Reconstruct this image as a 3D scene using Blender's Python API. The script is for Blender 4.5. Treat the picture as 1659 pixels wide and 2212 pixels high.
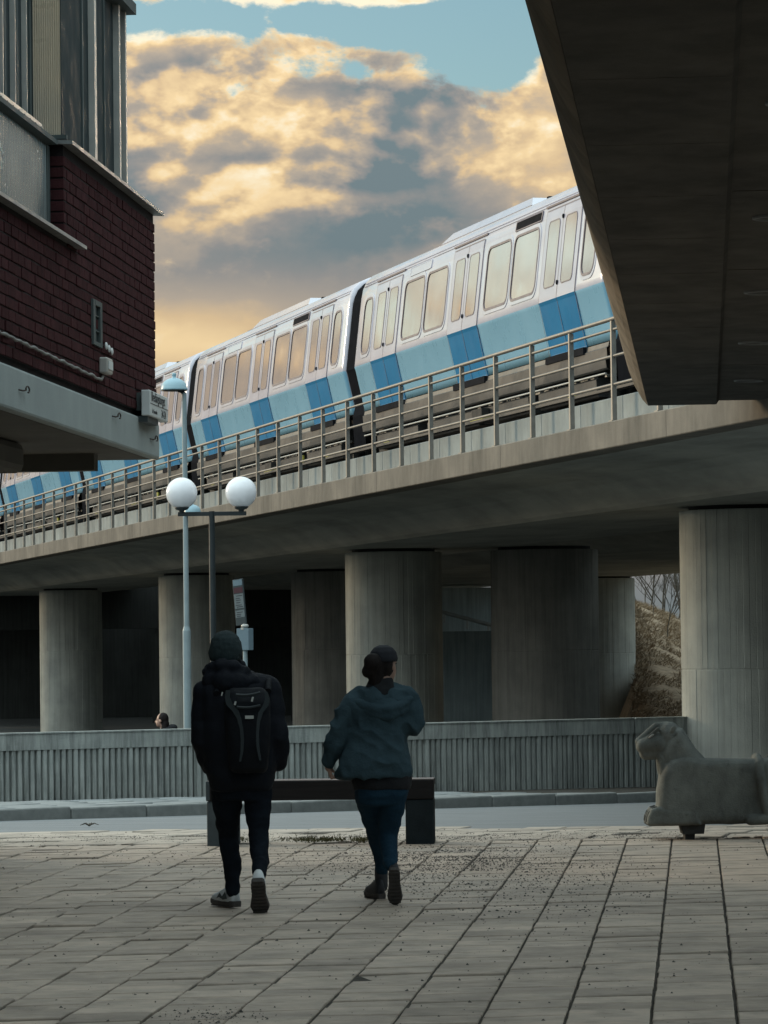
import bpy, bmesh, math, random
from math import sin, cos, pi, atan, atan2, sqrt, radians, exp
from mathutils import Vector, Matrix, Euler, noise
SC = bpy.context.scene
for o in list(bpy.data.objects): bpy.data.objects.remove(o)
random.seed(7)
COL = SC.collection

# ------------------------------------------------------------------ camera
F = 8000.0                      # focal length in view pixels of a 1659 x 2211 frame
CX, CY, HOR, ROLL = 829.5, 1105.7, 1394.0, 0.0125
cam_d = bpy.data.cameras.new('camera'); cam = bpy.data.objects.new('camera', cam_d); COL.objects.link(cam)
PITCH = atan((HOR-CY)/F)
CAMZ = 1.7
cam.matrix_world = Matrix.Translation((0, 0, CAMZ)) @ Euler((pi/2+PITCH, 0, 0)).to_matrix().to_4x4() @ Matrix.Rotation(-ROLL, 4, 'Z')
cam_d.sensor_fit = 'VERTICAL'; cam_d.sensor_height = 36; cam_d.sensor_width = 27
cam_d.lens = 36*F/2211.4
cam_d.clip_start = 0.5; cam_d.clip_end = 5000
SC.camera = cam
CM = cam.matrix_world.copy()
def ray(x, y): return CM.to_3x3() @ Vector(((x-CX)/F, (CY-y)/F, -1))
def P(x, y, Z):
    d = ray(x, y); return Vector((0, 0, CAMZ)) + d*(Z/d.y)
SLOPE, YS = 0.0244, 33.0
def gz(Y): return 0.0 if Y < YS else -SLOPE*(Y-YS)
def G(x, y, flat=False):        # pixel -> ground
    d = ray(x, y)
    t = -CAMZ/d.z
    if flat or t*d.y <= YS: return Vector((t*d.x, t*d.y, 0))
    # CAMZ + t dz = -SLOPE (t dy - YS)
    t = (SLOPE*YS-CAMZ)/(d.z+SLOPE*d.y)
    return Vector((t*d.x, t*d.y, CAMZ+t*d.z))

# ------------------------------------------------------------------ world, sun, exposure
SUN_AZ, SUN_EL = radians(-52), radians(11)
SC.view_settings.view_transform = 'Standard'; SC.view_settings.look = 'None'
SC.view_settings.exposure = 1.2; SC.view_settings.gamma = 1.0
SC.view_settings.use_curve_mapping = False
SC.render.engine = 'CYCLES'
SC.cycles.use_denoising = True
SC.cycles.max_bounces = 6; SC.cycles.diffuse_bounces = 3; SC.cycles.glossy_bounces = 3
SC.cycles.caustics_reflective = False; SC.cycles.caustics_refractive = False
W = bpy.data.worlds.new('World'); SC.world = W; W.use_nodes = True
def build_world():
    nt = W.node_tree; N = nt.nodes; L = nt.links; N.clear()
    def new(t): return N.new(t)
    def val(sock, v):
        if hasattr(v, 'is_output'): L.new(v, sock)
        else: sock.default_value = v
    def M(op, a, b=0.0, c=0.0, clamp=False):
        n = new('ShaderNodeMath'); n.operation = op; n.use_clamp = clamp
        val(n.inputs[0], a); val(n.inputs[1], b); val(n.inputs[2], c); return n.outputs[0]
    def smooth(a, b, x):
        n = new('ShaderNodeMapRange'); n.interpolation_type = 'SMOOTHSTEP'
        val(n.inputs['Value'], x); n.inputs['From Min'].default_value = a; n.inputs['From Max'].default_value = b
        return n.outputs['Result']
    tc = new('ShaderNodeTexCoord'); sep = new('ShaderNodeSeparateXYZ'); L.new(tc.outputs['Generated'], sep.inputs[0])
    X, Y, Z = sep.outputs
    U = M('MULTIPLY_ADD', X, 8000.0, 830.0); V = M('MULTIPLY_ADD', Z, -8000.0, 1395.0)
    def blob(x, y, sx, sy, amp):
        a = M('DIVIDE', M('SUBTRACT', U, x), sx); b = M('DIVIDE', M('SUBTRACT', V, y), sy)
        q = M('ADD', M('MULTIPLY', a, a), M('MULTIPLY', b, b))
        return M('MULTIPLY', M('POWER', 2.718, M('MULTIPLY', q, -1.0)), amp)
    def total(*v):
        r = v[0]
        for k in v[1:]: r = M('ADD', r, k)
        return r
    def vec(off, sc):
        n = new('ShaderNodeMapping'); n.inputs['Location'].default_value = off; n.inputs['Scale'].default_value = sc
        L.new(tc.outputs['Generated'], n.inputs['Vector']); return n.outputs[0]
    def fbm(v, scale, detail, rough, dist=0.0, lac=2.1):
        n = new('ShaderNodeTexNoise'); n.noise_dimensions = '3D'; L.new(v, n.inputs['Vector'])
        n.inputs['Scale'].default_value = scale; n.inputs['Detail'].default_value = detail
        n.inputs['Roughness'].default_value = rough; n.inputs['Distortion'].default_value = dist
        n.inputs['Lacunarity'].default_value = lac
        return n.outputs['Fac']
    S = (1, 1, 1.55)
    n0 = fbm(vec((0.31, 0.12, 0.05), S), 31, 12, 0.58, 0.25)
    na = fbm(vec((0.31, 0.12, 0.05), S), 24, 5, 0.48, 0.1)
    nb = fbm(vec((0.31+0.0030, 0.12, 0.05-0.0060), S), 24, 5, 0.48, 0.1)      # shifted towards the light
    n2 = fbm(vec((1.7, 0.4, 2.2), (1, 1, 2.0)), 17, 7, 0.52, 0.3)
    n3 = fbm(vec((4.1, 2.4, 0.7), (1, 1, 1.6)), 70, 8, 0.6, 0.2)
    low = smooth(860, 1080, V)
    # how much cloud: a clear band near the top of the frame, cumulus below, a closed bank towards the horizon
    D = total(n0, M('MULTIPLY', M('SUBTRACT', n3, 0.5), 0.30), M('MULTIPLY', smooth(250, 400, V), 0.25), M('MULTIPLY', low, 0.5),
              blob(520, 250, 420, 95, 0.16), blob(330, 190, 120, 90, 0.16), blob(1270, 230, 110, 150, 0.26), blob(900, 290, 260, 60, 0.14),
              blob(720, -6, 150, 30, 0.22), blob(900, -2, 100, 32, 0.22), blob(1150, -5, 50, 22, 0.12), blob(360, 0, 70, 18, 0.10), blob(640, 100, 60, 26, 0.08), blob(805, 128, 60, 26, 0.10), blob(1025, 122, 40, 20, 0.13),
              blob(500, 45, 240, 26, -0.20), blob(960, 80, 190, 50, -0.26), blob(1060, 160, 130, 60, -0.27), blob(780, 70, 200, 30, -0.20), blob(1120, 40, 90, 34, -0.10), blob(760, 160, 120, 30, -0.06),
              blob(395, 262, 34, 16, -0.12))
    alpha = smooth(0.455, 0.575, D)
    soft = smooth(620, 400, V)
    edge = M('MULTIPLY', M('SUBTRACT', smooth(-0.06, 0.09, M('SUBTRACT', na, nb)), 0.4), M('MULTIPLY_ADD', soft, 0.85, 0.15))
    # sun side is warm, the far side of the sky is grey
    sd = Vector((sin(SUN_AZ)*cos(SUN_EL), cos(SUN_AZ)*cos(SUN_EL), sin(SUN_EL)))
    dt = new('ShaderNodeVectorMath'); dt.operation = 'DOT_PRODUCT'; L.new(tc.outputs['Generated'], dt.inputs[0]); dt.inputs[1].default_value = sd
    side = smooth(-0.95, 0.75, dt.outputs['Value'])
    rim = smooth(0.64, 0.50, D)
    tone = total(M('MULTIPLY', edge, 0.55), M('MULTIPLY', M('SUBTRACT', n2, 0.5), M('MULTIPLY_ADD', soft, 1.25, 0.35)), M('MULTIPLY', rim, 0.24), M('MULTIPLY', low, -0.30),
                 M('MULTIPLY', M('SUBTRACT', n3, 0.5), M('MULTIPLY', soft, 0.45)),
                 M('MULTIPLY', side, 0.56), -0.13,
                 blob(320, 120, 90, 60, 0.26), blob(560, 240, 190, 40, 0.22), blob(400, 300, 140, 30, 0.20), blob(1200, 260, 130, 150, 0.34), blob(1080, 345, 110, 30, 0.22), blob(1000, 250, 160, 22, 0.12),
                 blob(400, 735, 230, 62, 0.36), blob(800, 10, 400, 45, 0.30), blob(560, 150, 220, 36, -0.26), blob(880, 200, 190, 36, -0.26), blob(860, 285, 170, 34, -0.14),
                 blob(560, 560, 460, 75, -0.24), blob(840, 372, 150, 46, -0.55), blob(960, 480, 160, 50, -0.16), blob(560, 345, 130, 18, -0.24), blob(430, 450, 180, 46, 0.10), blob(780, 435, 110, 20, 0.24),
                 blob(760, 520, 220, 60, -0.06))
    rmp = new('ShaderNodeValToRGB'); L.new(tone, rmp.inputs[0]); e = rmp.color_ramp
    e.elements[0].position = 0.0; e.elements[0].color = (0.17, 0.225, 0.245, 1)
    e.elements[1].position = 1.0; e.elements[1].color = (0.96, 0.86, 0.64, 1)
    for p, c in ((0.2, (0.29, 0.285, 0.275)), (0.42, (0.45, 0.385, 0.31)), (0.60, (0.70, 0.52, 0.31)), (0.78, (0.90, 0.68, 0.385))):
        k = e.elements.new(p); k.color = (*c, 1)
    sky = new('ShaderNodeTexSky'); sky.sky_type = 'NISHITA'; sky.sun_disc = False
    sky.sun_elevation = SUN_EL; sky.sun_rotation = SUN_AZ; sky.dust_density = 1.0; sky.ozone_density = 2.0; sky.air_density = 1.0
    tint = new('ShaderNodeMix'); tint.data_type = 'RGBA'; tint.blend_type = 'MULTIPLY'; tint.inputs[0].default_value = 1.0
    L.new(sky.outputs[0], tint.inputs[6]); tint.inputs[7].default_value = (0.86, 1.0, 0.97, 1)
    b1 = new('ShaderNodeBackground'); L.new(tint.outputs[2], b1.inputs[0]); b1.inputs[1].default_value = SKY_STRENGTH
    # cool overcast added out of view as fill light, brighter towards the zenith
    d2 = new('ShaderNodeVectorMath'); d2.operation = 'DOT_PRODUCT'; L.new(tc.outputs['Generated'], d2.inputs[0]); d2.inputs[1].default_value = Vector((-0.86, -0.50, 0.10)).normalized()
    anti = M('MULTIPLY', M('MULTIPLY', smooth(0.0, 0.85, d2.outputs['Value']), smooth(0.03, 0.38, Z)), 0.85)     # broad bright cloud bank out of view, added to light the foreground
    zen = M('MAXIMUM', smooth(0.20, 0.55, Z), anti)
    cool = new('ShaderNodeMix'); cool.data_type = 'RGBA'; L.new(zen, cool.inputs[0]); L.new(rmp.outputs[0], cool.inputs[6]); cool.inputs[7].default_value = (0.545, 0.655, 0.68, 1)
    lum = M('ADD', M('MULTIPLY_ADD', M('MAXIMUM', Z, 0.0), 2.0, 1.0), M('MULTIPLY', anti, 1.9))
    b2 = new('ShaderNodeBackground'); L.new(cool.outputs[2], b2.inputs[0]); L.new(M('MULTIPLY', lum, CLOUD_STRENGTH), b2.inputs[1])
    alpha = M('MAXIMUM', alpha, zen)
    mx = new('ShaderNodeMixShader'); L.new(alpha, mx.inputs[0]); L.new(b1.outputs[0], mx.inputs[1]); L.new(b2.outputs[0], mx.inputs[2])
    out = new('ShaderNodeOutputWorld'); L.new(mx.outputs[0], out.inputs[0])
SKY_STRENGTH, CLOUD_STRENGTH = 0.055, 0.36
build_world()
sun_d = bpy.data.lights.new('sun', 'SUN'); sun = bpy.data.objects.new('sun', sun_d); COL.objects.link(sun)
sun_d.energy = 0.7; sun_d.angle = radians(10); sun_d.color = (1.0, 0.80, 0.55)
sun.rotation_euler = Vector((sin(SUN_AZ)*cos(SUN_EL), cos(SUN_AZ)*cos(SUN_EL), sin(SUN_EL))).to_track_quat('Z', 'Y').to_euler()

# ------------------------------------------------------------------ materials
MAT = {}
def mat(name, c1, c2=None, scale=3.0, rough=0.8, bump=0.15, bscale=60.0, spec=0.3, metal=0.0, stretch=(1, 1, 1), streak=0.0,
        rnd=0.0, coat=0.0, spots=0.0, spot_col=(0.03, 0.03, 0.03), emis=0.0, wstain=0.0, sstretch=(9, 9, 0.35), sscale=1.0, hue=None):
    """Procedural surface: two base colours mixed by noise, optional run-off streaks, per-object tone and stains."""
    m = bpy.data.materials.new(name); m.use_nodes = True; MAT[name] = m
    nt = m.node_tree; N = nt.nodes; L = nt.links
    b = N['Principled BSDF']
    b.inputs['Roughness'].default_value = rough; b.inputs['Metallic'].default_value = metal
    b.inputs['Specular IOR Level'].default_value = spec; b.inputs['Coat Weight'].default_value = coat
    b.inputs['Coat Roughness'].default_value = 0.06
    if c2 is None: c2 = tuple(v*0.8 for v in c1)
    tc = N.new('ShaderNodeTexCoord')
    mp = N.new('ShaderNodeMapping'); L.new(tc.outputs['Object'], mp.inputs[0]); mp.inputs['Scale'].default_value = stretch
    oi = N.new('ShaderNodeObjectInfo')
    if rnd:
        cm = N.new('ShaderNodeCombineXYZ'); mu = N.new('ShaderNodeMath'); mu.operation = 'MULTIPLY'; mu.inputs[1].default_value = 37.0
        L.new(oi.outputs['Random'], mu.inputs[0]); L.new(mu.outputs[0], cm.inputs[0]); L.new(mu.outputs[0], cm.inputs[2])
        L.new(cm.outputs[0], mp.inputs['Location'])
    def noise_n(sc, det=6, ro=0.6, vec=mp.outputs[0]):
        n = N.new('ShaderNodeTexNoise'); L.new(vec, n.inputs['Vector']); n.inputs['Scale'].default_value = sc
        n.inputs['Detail'].default_value = det; n.inputs['Roughness'].default_value = ro; return n.outputs['Fac']
    def mixc(f, a, b_, mode='MIX'):
        x = N.new('ShaderNodeMix'); x.data_type = 'RGBA'; x.blend_type = mode
        for s, v in ((x.inputs[0], f), (x.inputs[6], a), (x.inputs[7], b_)):
            if hasattr(v, 'is_output'): L.new(v, s)
            elif isinstance(v, float): s.default_value = v
            else: s.default_value = (*v, 1)
        return x.outputs[2]
    def rng(x, a, b_, c=0.0, d=1.0):
        r = N.new('ShaderNodeMapRange'); L.new(x, r.inputs[0])
        for i, v in enumerate((a, b_, c, d)): r.inputs[i+1].default_value = v
        return r.outputs[0]
    col = mixc(rng(noise_n(scale), 0.32, 0.68), c1, c2)
    if streak:
        m2 = N.new('ShaderNodeMapping'); L.new(tc.outputs['Object'], m2.inputs[0]); m2.inputs['Scale'].default_value = sstretch
        if rnd: L.new(cm.outputs[0], m2.inputs['Location'])
        col = mixc(rng(noise_n(sscale, 5, 0.6, m2.outputs[0]), 0.40, 0.68, 0.0, streak), col, tuple(v*0.35 for v in c2))
        m3 = N.new('ShaderNodeMapping'); L.new(tc.outputs['Object'], m3.inputs[0]); m3.inputs['Scale'].default_value = tuple(v*3.1 for v in sstretch)
        col = mixc(rng(noise_n(sscale, 4, 0.6, m3.outputs[0]), 0.42, 0.7, 0.0, streak*0.6), col, tuple(min(1, v*1.25) for v in c1))
    if spots:
        col = mixc(rng(noise_n(scale*5.3, 5, 0.7), 0.60, 0.72, 0.0, spots), col, spot_col)
    if wstain:
        ge = N.new('ShaderNodeNewGeometry')
        for sc_, a_, b2_ in ((0.55, 0.48, 0.66), (3.7, 0.55, 0.70)):
            col = mixc(rng(noise_n(sc_, 5, 0.65, ge.outputs['Position']), a_, b2_, 0.0, wstain), col, tuple(v*0.42 for v in c2))
    if rnd:
        col = mixc(1.0, col, mixc(oi.outputs['Random'], (1-rnd,)*3, (1+rnd*0.6,)*3), 'MULTIPLY')
    L.new(col, b.inputs['Base Color'])
    if bump:
        bp = N.new('ShaderNodeBump'); bp.inputs['Strength'].default_value = bump; bp.inputs['Distance'].default_value = 0.02
        L.new(noise_n(bscale, 5, 0.65), bp.inputs['Height']); L.new(bp.outputs[0], b.inputs['Normal'])
    r = rng(noise_n(scale*1.7), 0.3, 0.7, max(0.03, rough-0.08), min(1, rough+0.08)); L.new(r, b.inputs['Roughness'])
    if emis:
        b.inputs['Emission Color'].default_value = (1, 1, 1, 1); b.inputs['Emission Strength'].default_value = emis
    return m

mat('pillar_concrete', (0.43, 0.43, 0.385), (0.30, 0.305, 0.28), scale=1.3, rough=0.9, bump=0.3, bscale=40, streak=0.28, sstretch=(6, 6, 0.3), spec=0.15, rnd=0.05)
mat('pillar_shaded', (0.275, 0.262, 0.235), (0.185, 0.178, 0.162), scale=1.3, rough=0.9, bump=0.3, bscale=40, streak=0.4, sstretch=(6, 6, 0.3), spec=0.1, rnd=0.05)  # pillar concrete darkened: shade under the deck is put into the colour
mat('lip_concrete', (0.245, 0.217, 0.183), (0.16, 0.145, 0.124), scale=1.1, rough=0.9, bump=0.3, bscale=35, streak=0.35, sstretch=(2, 1.3, 0.25), sscale=1.5, spec=0.1)
mat('girder_concrete', (0.46, 0.45, 0.40), (0.32, 0.32, 0.29), scale=0.6, rough=0.92, bump=0.3, bscale=30, streak=0.35, sstretch=(1.5, 0.25, 1.5), spec=0.1)
mat('upstand_concrete', (0.33, 0.36, 0.355), (0.24, 0.265, 0.265), scale=2.0, rough=0.85, bump=0.2, bscale=40, streak=0.35, rnd=0.14, sstretch=(3, 2, 0.5))
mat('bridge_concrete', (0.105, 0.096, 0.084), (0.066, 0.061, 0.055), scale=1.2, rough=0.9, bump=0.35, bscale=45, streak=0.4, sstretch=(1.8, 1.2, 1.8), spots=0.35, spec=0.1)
mat('fascia_lit_concrete', (0.27, 0.22, 0.165), (0.16, 0.132, 0.10), scale=1.6, rough=0.9, bump=0.4, bscale=30, streak=0.4, sstretch=(1.5, 0.5, 1.5), spots=0.3, spec=0.1)  # girder concrete made paler: skylight on the edge is put into the colour
mat('wall_concrete', (0.41, 0.435, 0.415), (0.27, 0.295, 0.285), scale=2.2, rough=0.9, bump=0.4, bscale=60, streak=0.7, sstretch=(9, 9, 0.9), rnd=0.10)
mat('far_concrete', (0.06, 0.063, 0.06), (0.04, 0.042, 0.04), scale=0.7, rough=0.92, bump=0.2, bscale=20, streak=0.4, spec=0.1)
mat('screen_concrete', (0.30, 0.35, 0.35), (0.21, 0.25, 0.255), scale=0.8, rough=0.92, bump=0.2, bscale=20, streak=0.4, spec=0.1)
mat('pale_far_concrete', (0.62, 0.68, 0.67), (0.45, 0.50, 0.49), scale=0.6, rough=0.9, bump=0.2, bscale=20, streak=0.4)
mat('slab_concrete', (0.53, 0.43, 0.345), (0.36, 0.30, 0.245), scale=5.0, rough=0.66, bump=0.4, bscale=150, rnd=0.22, spots=0.35, spot_col=(0.13, 0.115, 0.10), spec=0.4, wstain=0.42)
mat('border_concrete', (0.53, 0.455, 0.385), (0.38, 0.335, 0.285), scale=5.0, rough=0.85, bump=0.5, bscale=110, rnd=0.14, spots=0.4, spot_col=(0.13, 0.12, 0.11))
mat('joint_sand', (0.105, 0.095, 0.083), (0.058, 0.054, 0.048), scale=9, rough=0.95, bump=0.5, bscale=200, spec=0.05)
mat('asphalt', (0.19, 0.20, 0.205), (0.15, 0.16, 0.165), scale=1.3, rough=0.62, bump=0.3, bscale=160, spec=0.4, stretch=(0.5, 2, 1))
mat('kerb_granite', (0.24, 0.25, 0.24), (0.17, 0.18, 0.175), scale=8, rough=0.85, bump=0.4, bscale=90, rnd=0.1)
mat('walk_concrete', (0.27, 0.285, 0.285), (0.20, 0.215, 0.215), scale=4, rough=0.85, bump=0.4, bscale=90, rnd=0.12)
mat('grit_stone', (0.055, 0.052, 0.048), (0.12, 0.11, 0.10), scale=30, rough=0.9, bump=0)
mat('lower_asphalt', (0.06, 0.062, 0.06), (0.04, 0.042, 0.04), scale=1, rough=0.85, bump=0.2)
mat('brick', (0.066, 0.025, 0.027), (0.042, 0.017, 0.019), scale=12, rough=0.92, bump=0.4, bscale=90, rnd=0.25, spec=0.06)
mat('mortar', (0.018, 0.013, 0.014), (0.012, 0.010, 0.010), scale=20, rough=0.95, bump=0.2)
mat('slab_painted', (0.33, 0.375, 0.375), (0.27, 0.31, 0.312), scale=1.2, rough=0.85, bump=0.2, bscale=60, streak=0.12, sstretch=(2, 2, 0.5))
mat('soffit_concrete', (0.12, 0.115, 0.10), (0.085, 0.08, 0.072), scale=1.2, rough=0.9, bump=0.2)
mat('coping_metal', (0.36, 0.37, 0.36), (0.24, 0.25, 0.25), scale=6, rough=0.42, bump=0.05, metal=0.6)
mat('cladding_dark', (0.030, 0.045, 0.048), (0.020, 0.032, 0.035), scale=2, rough=0.65, bump=0.06, bscale=12, spec=0.12, streak=0.2)
mat('cladding_grey', (0.09, 0.112, 0.112), (0.062, 0.08, 0.081), scale=2, rough=0.6, bump=0.05, spec=0.18)
mat('corrugated_sheet', (0.30, 0.34, 0.34), (0.22, 0.26, 0.265), scale=1.5, rough=0.22, bump=0.02, metal=0.5, spec=0.6)
mat('corrugated_backlit', (0.76, 0.64, 0.48), (0.60, 0.53, 0.43), scale=1.5, rough=0.3, bump=0.02, spec=0.5)  # gold light through the sheet is put into its colour
mat('downlight_grey', (0.17, 0.175, 0.17), (0.13, 0.13, 0.13), scale=6, rough=0.6, bump=0.02)
mat('lion_eye', (0.30, 0.29, 0.26), (0.25, 0.24, 0.22), scale=6, rough=0.6, bump=0.02)
mat('trim_pale', (0.55, 0.54, 0.50), (0.42, 0.42, 0.40), scale=4, rough=0.4, bump=0.03, metal=0.3)
mat('train_white', (0.60, 0.585, 0.66), (0.555, 0.545, 0.615), scale=0.8, rough=0.2, bump=0.012, bscale=5, spec=0.45, coat=0.5)
mat('train_light_blue', (0.25, 0.49, 0.645), (0.225, 0.455, 0.605), scale=0.7, rough=0.3, bump=0.012, bscale=5, spec=0.35)
mat('train_blue', (0.003, 0.205, 0.43), (0.003, 0.18, 0.39), scale=1.5, rough=0.34, bump=0.01, bscale=10, spec=0.2)
mat('train_door', (0.50, 0.48, 0.575), (0.465, 0.45, 0.54), scale=0.8, rough=0.2, bump=0.012, bscale=5, spec=0.45, coat=0.5)
mat('train_seam', (0.13, 0.11, 0.14), rough=0.5, bump=0)
mat('train_rubber', (0.010, 0.011, 0.013), (0.016, 0.016, 0.02), scale=6, rough=0.95, bump=0.1, spec=0.06)
mat('train_glass', (0.70, 0.60, 0.555), (0.56, 0.49, 0.47), scale=0.5, rough=0.045, bump=0.016, bscale=1.2, metal=0.85, spec=0.5)
mat('train_skirt', (0.065, 0.066, 0.066), (0.042, 0.043, 0.044), scale=2, rough=0.42, bump=0.08, bscale=12, spec=0.3, streak=0.25)
mat('train_under', (0.02, 0.02, 0.02), (0.035, 0.033, 0.03), scale=4, rough=0.7, bump=0.2)
mat('yellow_paint', (0.50, 0.46, 0.07), (0.36, 0.33, 0.06), scale=6, rough=0.5, bump=0.05)
mat('steel_rail', (0.26, 0.245, 0.22), (0.19, 0.18, 0.165), scale=8, rough=0.45, bump=0.06, metal=0.45, spec=0.5, rnd=0.12)
mat('lamp_enamel', (0.33, 0.50, 0.57), (0.28, 0.44, 0.51), scale=2, rough=0.35, bump=0.02, spec=0.5)
mat('lamp_pole_paint', (0.30, 0.375, 0.40), (0.24, 0.305, 0.33), scale=5, rough=0.45, bump=0.05, streak=0.2)
mat('black_metal', (0.018, 0.025, 0.028), (0.028, 0.036, 0.04), scale=6, rough=0.5, bump=0.05)
mat('opal_globe', (0.80, 0.81, 0.84), (0.77, 0.78, 0.81), scale=2, rough=0.22, bump=0, spec=0.5)
_b = MAT['opal_globe'].node_tree.nodes['Principled BSDF']; _b.inputs['Subsurface Weight'].default_value = 1.0; _b.inputs['Subsurface Radius'].default_value = (0.25, 0.25, 0.25); _b.inputs['Subsurface Scale'].default_value = 0.8
mat('sign_white', (0.62, 0.66, 0.66), (0.55, 0.59, 0.60), scale=3, rough=0.4, bump=0)
mat('sign_ink', (0.02, 0.022, 0.03), rough=0.6, bump=0)
mat('sign_paper', (0.17, 0.20, 0.21), (0.135, 0.16, 0.168), scale=3, rough=0.5, bump=0)
mat('sign_red', (0.075, 0.03, 0.04), rough=0.5, bump=0)
mat('sign_dark', (0.05, 0.065, 0.07), rough=0.5, bump=0)
mat('box_blue_grey', (0.17, 0.235, 0.275), (0.135, 0.19, 0.225), scale=5, rough=0.55, bump=0.04, spec=0.2)
mat('bench_wood', (0.013, 0.012, 0.013), (0.022, 0.02, 0.02), scale=5, rough=0.7, bump=0.2, bscale=30, stretch=(0.5, 8, 8), spec=0.15)
mat('bench_top', (0.13, 0.085, 0.075), (0.085, 0.06, 0.055), scale=5, rough=0.4, bump=0.2, bscale=30, stretch=(0.5, 8, 8), spec=0.5)
mat('bench_leg', (0.022, 0.03, 0.034), (0.015, 0.02, 0.023), scale=7, rough=0.85, bump=0.25, bscale=70, spec=0.1)
mat('bench_leg_grey', (0.085, 0.105, 0.115), (0.06, 0.075, 0.082), scale=7, rough=0.85, bump=0.25, bscale=70, spec=0.15)
mat('lion_stone', (0.195, 0.205, 0.188), (0.10, 0.106, 0.098), scale=3.2, rough=0.85, bump=0.45, bscale=70, spots=0.6, spot_col=(0.04, 0.043, 0.042), streak=0.45, sstretch=(3, 3, 1.4), spec=0.2)
mat('lion_base', (0.05, 0.05, 0.048), (0.03, 0.03, 0.03), scale=6, rough=0.85, bump=0.4)
mat('man_jacket', (0.0055, 0.007, 0.011), (0.009, 0.011, 0.016), scale=4, rough=0.75, bump=0.5, bscale=14, spec=0.15)
mat('man_trousers', (0.006, 0.008, 0.012), (0.010, 0.015, 0.022), scale=5, rough=0.9, bump=0.35, bscale=22, spec=0.1)
mat('beanie', (0.018, 0.032, 0.036), (0.028, 0.044, 0.048), scale=20, rough=0.9, bump=0.6, bscale=120, stretch=(4, 4, 1))
mat('skin', (0.42, 0.27, 0.21), (0.36, 0.22, 0.17), scale=8, rough=0.5, bump=0.05)
mat('shoe_white', (0.66, 0.68, 0.68), (0.5, 0.52, 0.53), scale=8, rough=0.6, bump=0.1)
mat('shoe_sole', (0.085, 0.075, 0.068), (0.055, 0.05, 0.046), scale=12, rough=0.85, bump=0.6, bscale=60)
mat('shoe_dark', (0.02, 0.022, 0.025), (0.035, 0.036, 0.04), scale=8, rough=0.6, bump=0.1)
mat('pack_black', (0.005, 0.006, 0.009), (0.008, 0.010, 0.013), scale=7, rough=0.75, bump=0.3, bscale=80, spec=0.15)
mat('pack_grey', (0.030, 0.040, 0.045), (0.022, 0.030, 0.034), scale=8, rough=0.5, bump=0.2)
mat('reflective_tag', (0.45, 0.47, 0.45), (0.4, 0.42, 0.4), rough=0.3, bump=0)
mat('woman_jacket', (0.046, 0.078, 0.095), (0.031, 0.054, 0.067), scale=4, rough=0.9, bump=0.5, bscale=30, spec=0.1)
mat('jeans', (0.015, 0.042, 0.068), (0.010, 0.028, 0.048), scale=5, rough=0.9, bump=0.4, bscale=60, spec=0.1)
mat('black_cloth', (0.008, 0.009, 0.011), (0.014, 0.015, 0.018), scale=8, rough=0.85, bump=0.3)
mat('hair', (0.010, 0.008, 0.008), (0.018, 0.013, 0.012), scale=10, rough=0.7, bump=0.4, bscale=40, stretch=(6, 6, 0.7), spec=0.15)
mat('cap_cloth', (0.012, 0.013, 0.018), (0.018, 0.02, 0.026), scale=8, rough=0.8, bump=0.2)
mat('grass_dry', (0.34, 0.26, 0.18), (0.17, 0.13, 0.09), scale=2.2, rough=0.95, bump=0.8, bscale=5, spec=0.1)
mat('grass_blade', (0.40, 0.31, 0.21), (0.17, 0.13, 0.09), scale=1.6, rough=0.95, bump=0, spec=0.1)
mat('bark', (0.085, 0.075, 0.06), (0.055, 0.05, 0.042), scale=6, rough=0.9, bump=0.3)
mat('cable_white', (0.27, 0.27, 0.26), (0.20, 0.20, 0.195), scale=30, rough=0.7, bump=0.3)
mat('hook_iron', (0.06, 0.05, 0.045), rough=0.7, bump=0.1)
mat('weeds', (0.085, 0.078, 0.03), (0.05, 0.05, 0.02), scale=5, rough=0.9, bump=0)

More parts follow.
